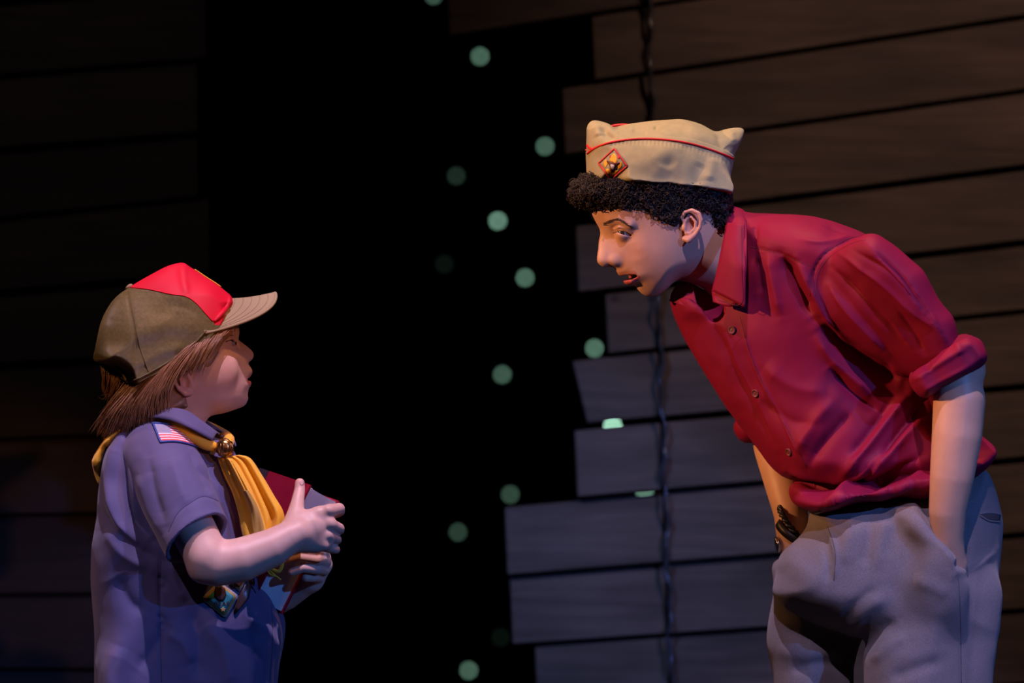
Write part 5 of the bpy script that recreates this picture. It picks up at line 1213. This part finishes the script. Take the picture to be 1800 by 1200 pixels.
# ================================================================== the red book
BK_RED = mat('book_cloth_crimson', (.33, .004, .035), .55, spec=.3, bump=('noise', 900, .3, .0006)); BK_DK = mat('book_spine_cloth', (.035, .025, .035), .6); BK_IN = mat('book_cover_edge_red', (.55, .03, .05), .6)
PAPER = mat('paper_block', (.74, .72, .74), .8, var=(1, .0)); 
bO = at(458, 822, 30)
Wv = np.array([94, -140., -26]); Tv = np.array([50, 39., -30]); Uv = np.array([-101, 45., -200])
book = empty('book', to_world([bO+Uv])[0]); tag(book, 'thick hardback with crimson covers and dark spine held against the navy shirt', 'book')
un = lambda v: v/np.linalg.norm(v)
def slab(name, a0, a1, b0, b1, c0, c1, m, bev=.8): 
    V, F = box_uvw(bO+Wv*a0+Uv*b0+Tv*c0, Wv*(a1-a0), Uv*(b1-b0), Tv*(c1-c0), bev); return obj(name, V, F, m, book, smooth=False)
slab('front_cover', .17, 1.0, 0, 1, 0, .05, BK_RED); slab('spine_cloth', 0, .17, 0, 1, 0, .055, BK_DK)
slab('back_cover', 0, 1.0, 0, 1, .95, 1.0, BK_RED); slab('spine', -.02, .02, 0, 1, .0, 1.0, BK_DK)
# page block with a gently hollowed fore-edge and a leaf or two standing proud
n = 15; V, F = [], []
for b in (.018, .982):
    for i in range(n):
        c = .05+.90*i/(n-1); e = .965-.05*math.sin(math.pi*(i/(n-1))); V.append(bO+Wv*e+Uv*b+Tv*c)
    for i in range(n): c = .05+.90*i/(n-1); V.append(bO+Wv*.02+Uv*b+Tv*c)
m2 = 2*n
for i in range(n-1):
    F.append((i, i+1, m2+i+1, m2+i)); F.append((i, n+i, n+i+1, i+1)); F.append((m2+i, m2+i+1, m2+n+i+1, m2+n+i)); F.append((n+i, m2+n+i, m2+n+i+1, n+i+1))
F.append((0, m2, m2+n, n)); F.append((n-1, 2*n-1, m2+2*n-1, m2+n-1))
obj('page_block', V, F, PAPER, book, smooth=False)
for i in range(3):
    c = .08+i*.05; e = .967-.05*math.sin(math.pi*((c-.05)/.9)); V, F = box_uvw(bO+Wv*.3+Uv*.014+Tv*c, Wv*(e-.3+.0012), Uv*.972, Tv*.012); obj('page_leaf', V, F, PAPER, book, smooth=False)

# ================================================================== the trucker cap
OLIVE = mat('mesh_olive_nylon', (.165, .135, .048), .40, spec=.55, bump=('mesh', 290, .8, .0009), var=(220, .3)); CRED = mat('cap_front_red', (.66, .004, .03), .6, spec=.3, bump=('noise', 500, .12, .0008)); TAN = mat('cap_brim_tan', (.30, .235, .125), .75, bump=('noise', 700, .25, .0008)); TANST = mat('thread_tan', (.22, .16, .09), .8)
CAPK = empty('trucker_cap', to_world([at(300, 600, 0)])[0]); tag(CAPK, 'trucker cap with red front, olive mesh back and tan brim on the younger boy', 'cap')
ko = [(404, 522), (391, 509), (361, 488), (331, 468), (318, 462.5), (290, 470), (258, 487), (232, 503), (210, 519), (195, 537), (183, 561), (176, 590), (173.5, 632), (192, 640), (212, 655), (222, 677), (245, 668), (270, 654), (330, 616), (362, 584), (376, 567), (403, 541)]
f = Field((160, 425), (-112, 112), (450, 690), 1.9)
f.relief(TK.poly(ko), cvk([(300, 560, 86), (220, 580, 78), (200, 620, 74), (250, 640, 86), (330, 560, 88), (375, 545, 72), (318, 478, 44), (240, 515, 52), (362, 505, 58), (395, 525, 56)]), cvk([(300, 480, 60), (180, 590, 66), (395, 525, 40), (270, 652, 5), (330, 614, 5), (240, 668, 6), (365, 580, 6), (190, 640, 14), (260, 560, 80)]), smooth=4)
Vc, Fc = f.skin(); Vc = relax(Vc, Fc, 1, .5); Vc = TK.out(Vc)
redp = [(229, 505), (264, 509), (300, 517), (327, 521), (345, 533), (360, 549.5), (374, 565), (384, 572), (430, 560), (430, 500), (318, 440), (226, 492)]
Vc = folds(Vc, Fc, [([(255, 555), (300, 545), (345, 560)], 14, -2.2), ([(235, 590), (290, 575), (350, 575)], 12, 2), ([(215, 620), (280, 600), (340, 590)], 12, -2.5), ([(225, 650), (285, 620), (335, 605)], 8, 3.5), ([(290, 530), (330, 540), (352, 556)], 7, -3), ([(222, 515), (235, 580), (240, 650)], 2.5, -2.0), ([(318, 463), (322, 495), (330, 520)], 7, 2.5), ([(200, 560), (190, 600), (200, 632)], 12, 2)], noise=[(34, 1.3)])
ctr = Vc[Fc].mean(1); U, W_ = persp(ctr)
far = [(p[0]-6, p[1]) for p in redp]
msk = sd_poly(U, W_, catmull(redp, 4, True)) < 0
(Vr1, Fr1), (Vr2, Fr2) = split(Vc, Fc, msk)
obj('front_panel', Vr1, Fr1, CRED, CAPK); obj('mesh_panel', Vr2, Fr2, OLIVE, CAPK)
BC = bvh(Vc, Fc)
rl = on(BC, [(402, 521), (401, 534), (391, 549), (376, 565)], 0, 24, -40); obj('front_roll', *tube(rl, np.interp(np.arange(24), [0, 4, 19, 23], [2.5, 4.6, 4.6, 2.5]), 10), CRED, CAPK)
obj('seam_tape', *tube(on(BC, redp[:7], .5, 40), 1.0, 6), CRED, CAPK)
obj('seam_tape', *tube(on(BC, [(226, 510), (236, 560), (246, 610), (262, 655)], .4, 40), .9, 6), OLIVE, CAPK)
obj('rim_tape', *tube(on(BC, [(226, 673), (270, 651), (330, 613), (362, 581)], .8, 40, -60), 1.6, 6), OLIVE, CAPK)
obj('back_binding', *tube(catmull([at(174, 633, -4), at(186, 636, -32), at(202, 644, -52), at(215, 655, -64), at(221, 668, -70)], 6), 2.6, 8), TAN, CAPK)
for i in range(5): obj('strap_peg', *uv_sphere(at(214+i*3, 664+i*2.4, -72), 1.6, 8, 6), OLIVE, CAPK)
cbt = at(227, 504, -12); V, F = uv_sphere(cbt, 1, 16, 10, (7.5, 7.5, 4.5)); a = math.radians(-38); q = V-cbt; V = cbt+np.stack([q[:, 0]*math.cos(a)-q[:, 2]*math.sin(a), q[:, 1], q[:, 0]*math.sin(a)+q[:, 2]*math.cos(a)], 1); 
q = V-cbt; V = cbt+np.stack([q[:, 0]*math.cos(1.31)+0*q[:, 2], q[:, 1], q[:, 2]], 1)*0+np.stack([(uv_sphere((0, 0, 0), 1, 16, 10, (7.5, 7.5, 4))[0])[:, 0], (uv_sphere((0, 0, 0), 1, 16, 10, (7.5, 7.5, 4))[0])[:, 1], (uv_sphere((0, 0, 0), 1, 16, 10, (7.5, 7.5, 4))[0])[:, 2]], 1)@np.array(Matrix.Rotation(math.radians(38), 3, 'Y'))
obj('top_button', V, F, TAN, CAPK)
G = np.zeros((49, 14, 3))
for i in range(49):
    s_ = -1+2*i/48; q = abs(s_)
    u0, v0, u1, v1 = 396-62*q**1.8, 526+57*q**1.4, 490-152*q**2.4, 514+72*(math.sqrt(q*q+.012)-.11)/.896
    for j in range(14):
        t = j/13; G[i, j] = (u0*(1-t)+u1*t, 94*s_, -(v0*(1-t)+v1*t+3*math.sin(math.pi*t)*(1-q)))
Gt = TK.out(G.reshape(-1, 3)).reshape(G.shape)
V, F = sheet(Gt, 3.6); br = obj('brim', V, F, TAN, CAPK)
for t_ in (.2, .36, .52, .68, .84): obj('stitch_row', *tube(np.array([Gt[i, min(int(t_*13), 13)]*(1-(t_*13-int(t_*13)))+Gt[i, min(int(t_*13)+1, 13)]*(t_*13-int(t_*13))+np.array([0, -1, 1.7]) for i in range(2, 47)]), .5, 4), TANST, br)
ed = np.array([Gt[i, 13] for i in range(49)]); obj('brim_edge', *tube(ed, 2.4, 8), TAN, br)
# yellow embroidered crest on the front panel
em2 = []
for y in np.linspace(4, 48, 15):
    row = []
    for t_ in np.linspace(0, 1, 16):
        o = np.array([340+46*t_, y, -(476+30*t_)]); c, n = ray(BC, o+np.array([60, 0, 100]), (-.515, 0, -.857), 1.0)
        row.append(c if c is not None else o)
    em2.append(row)
V, F = sheet(np.array(em2), 1.6); obj('crest', V, F, GOLD, CAPK)
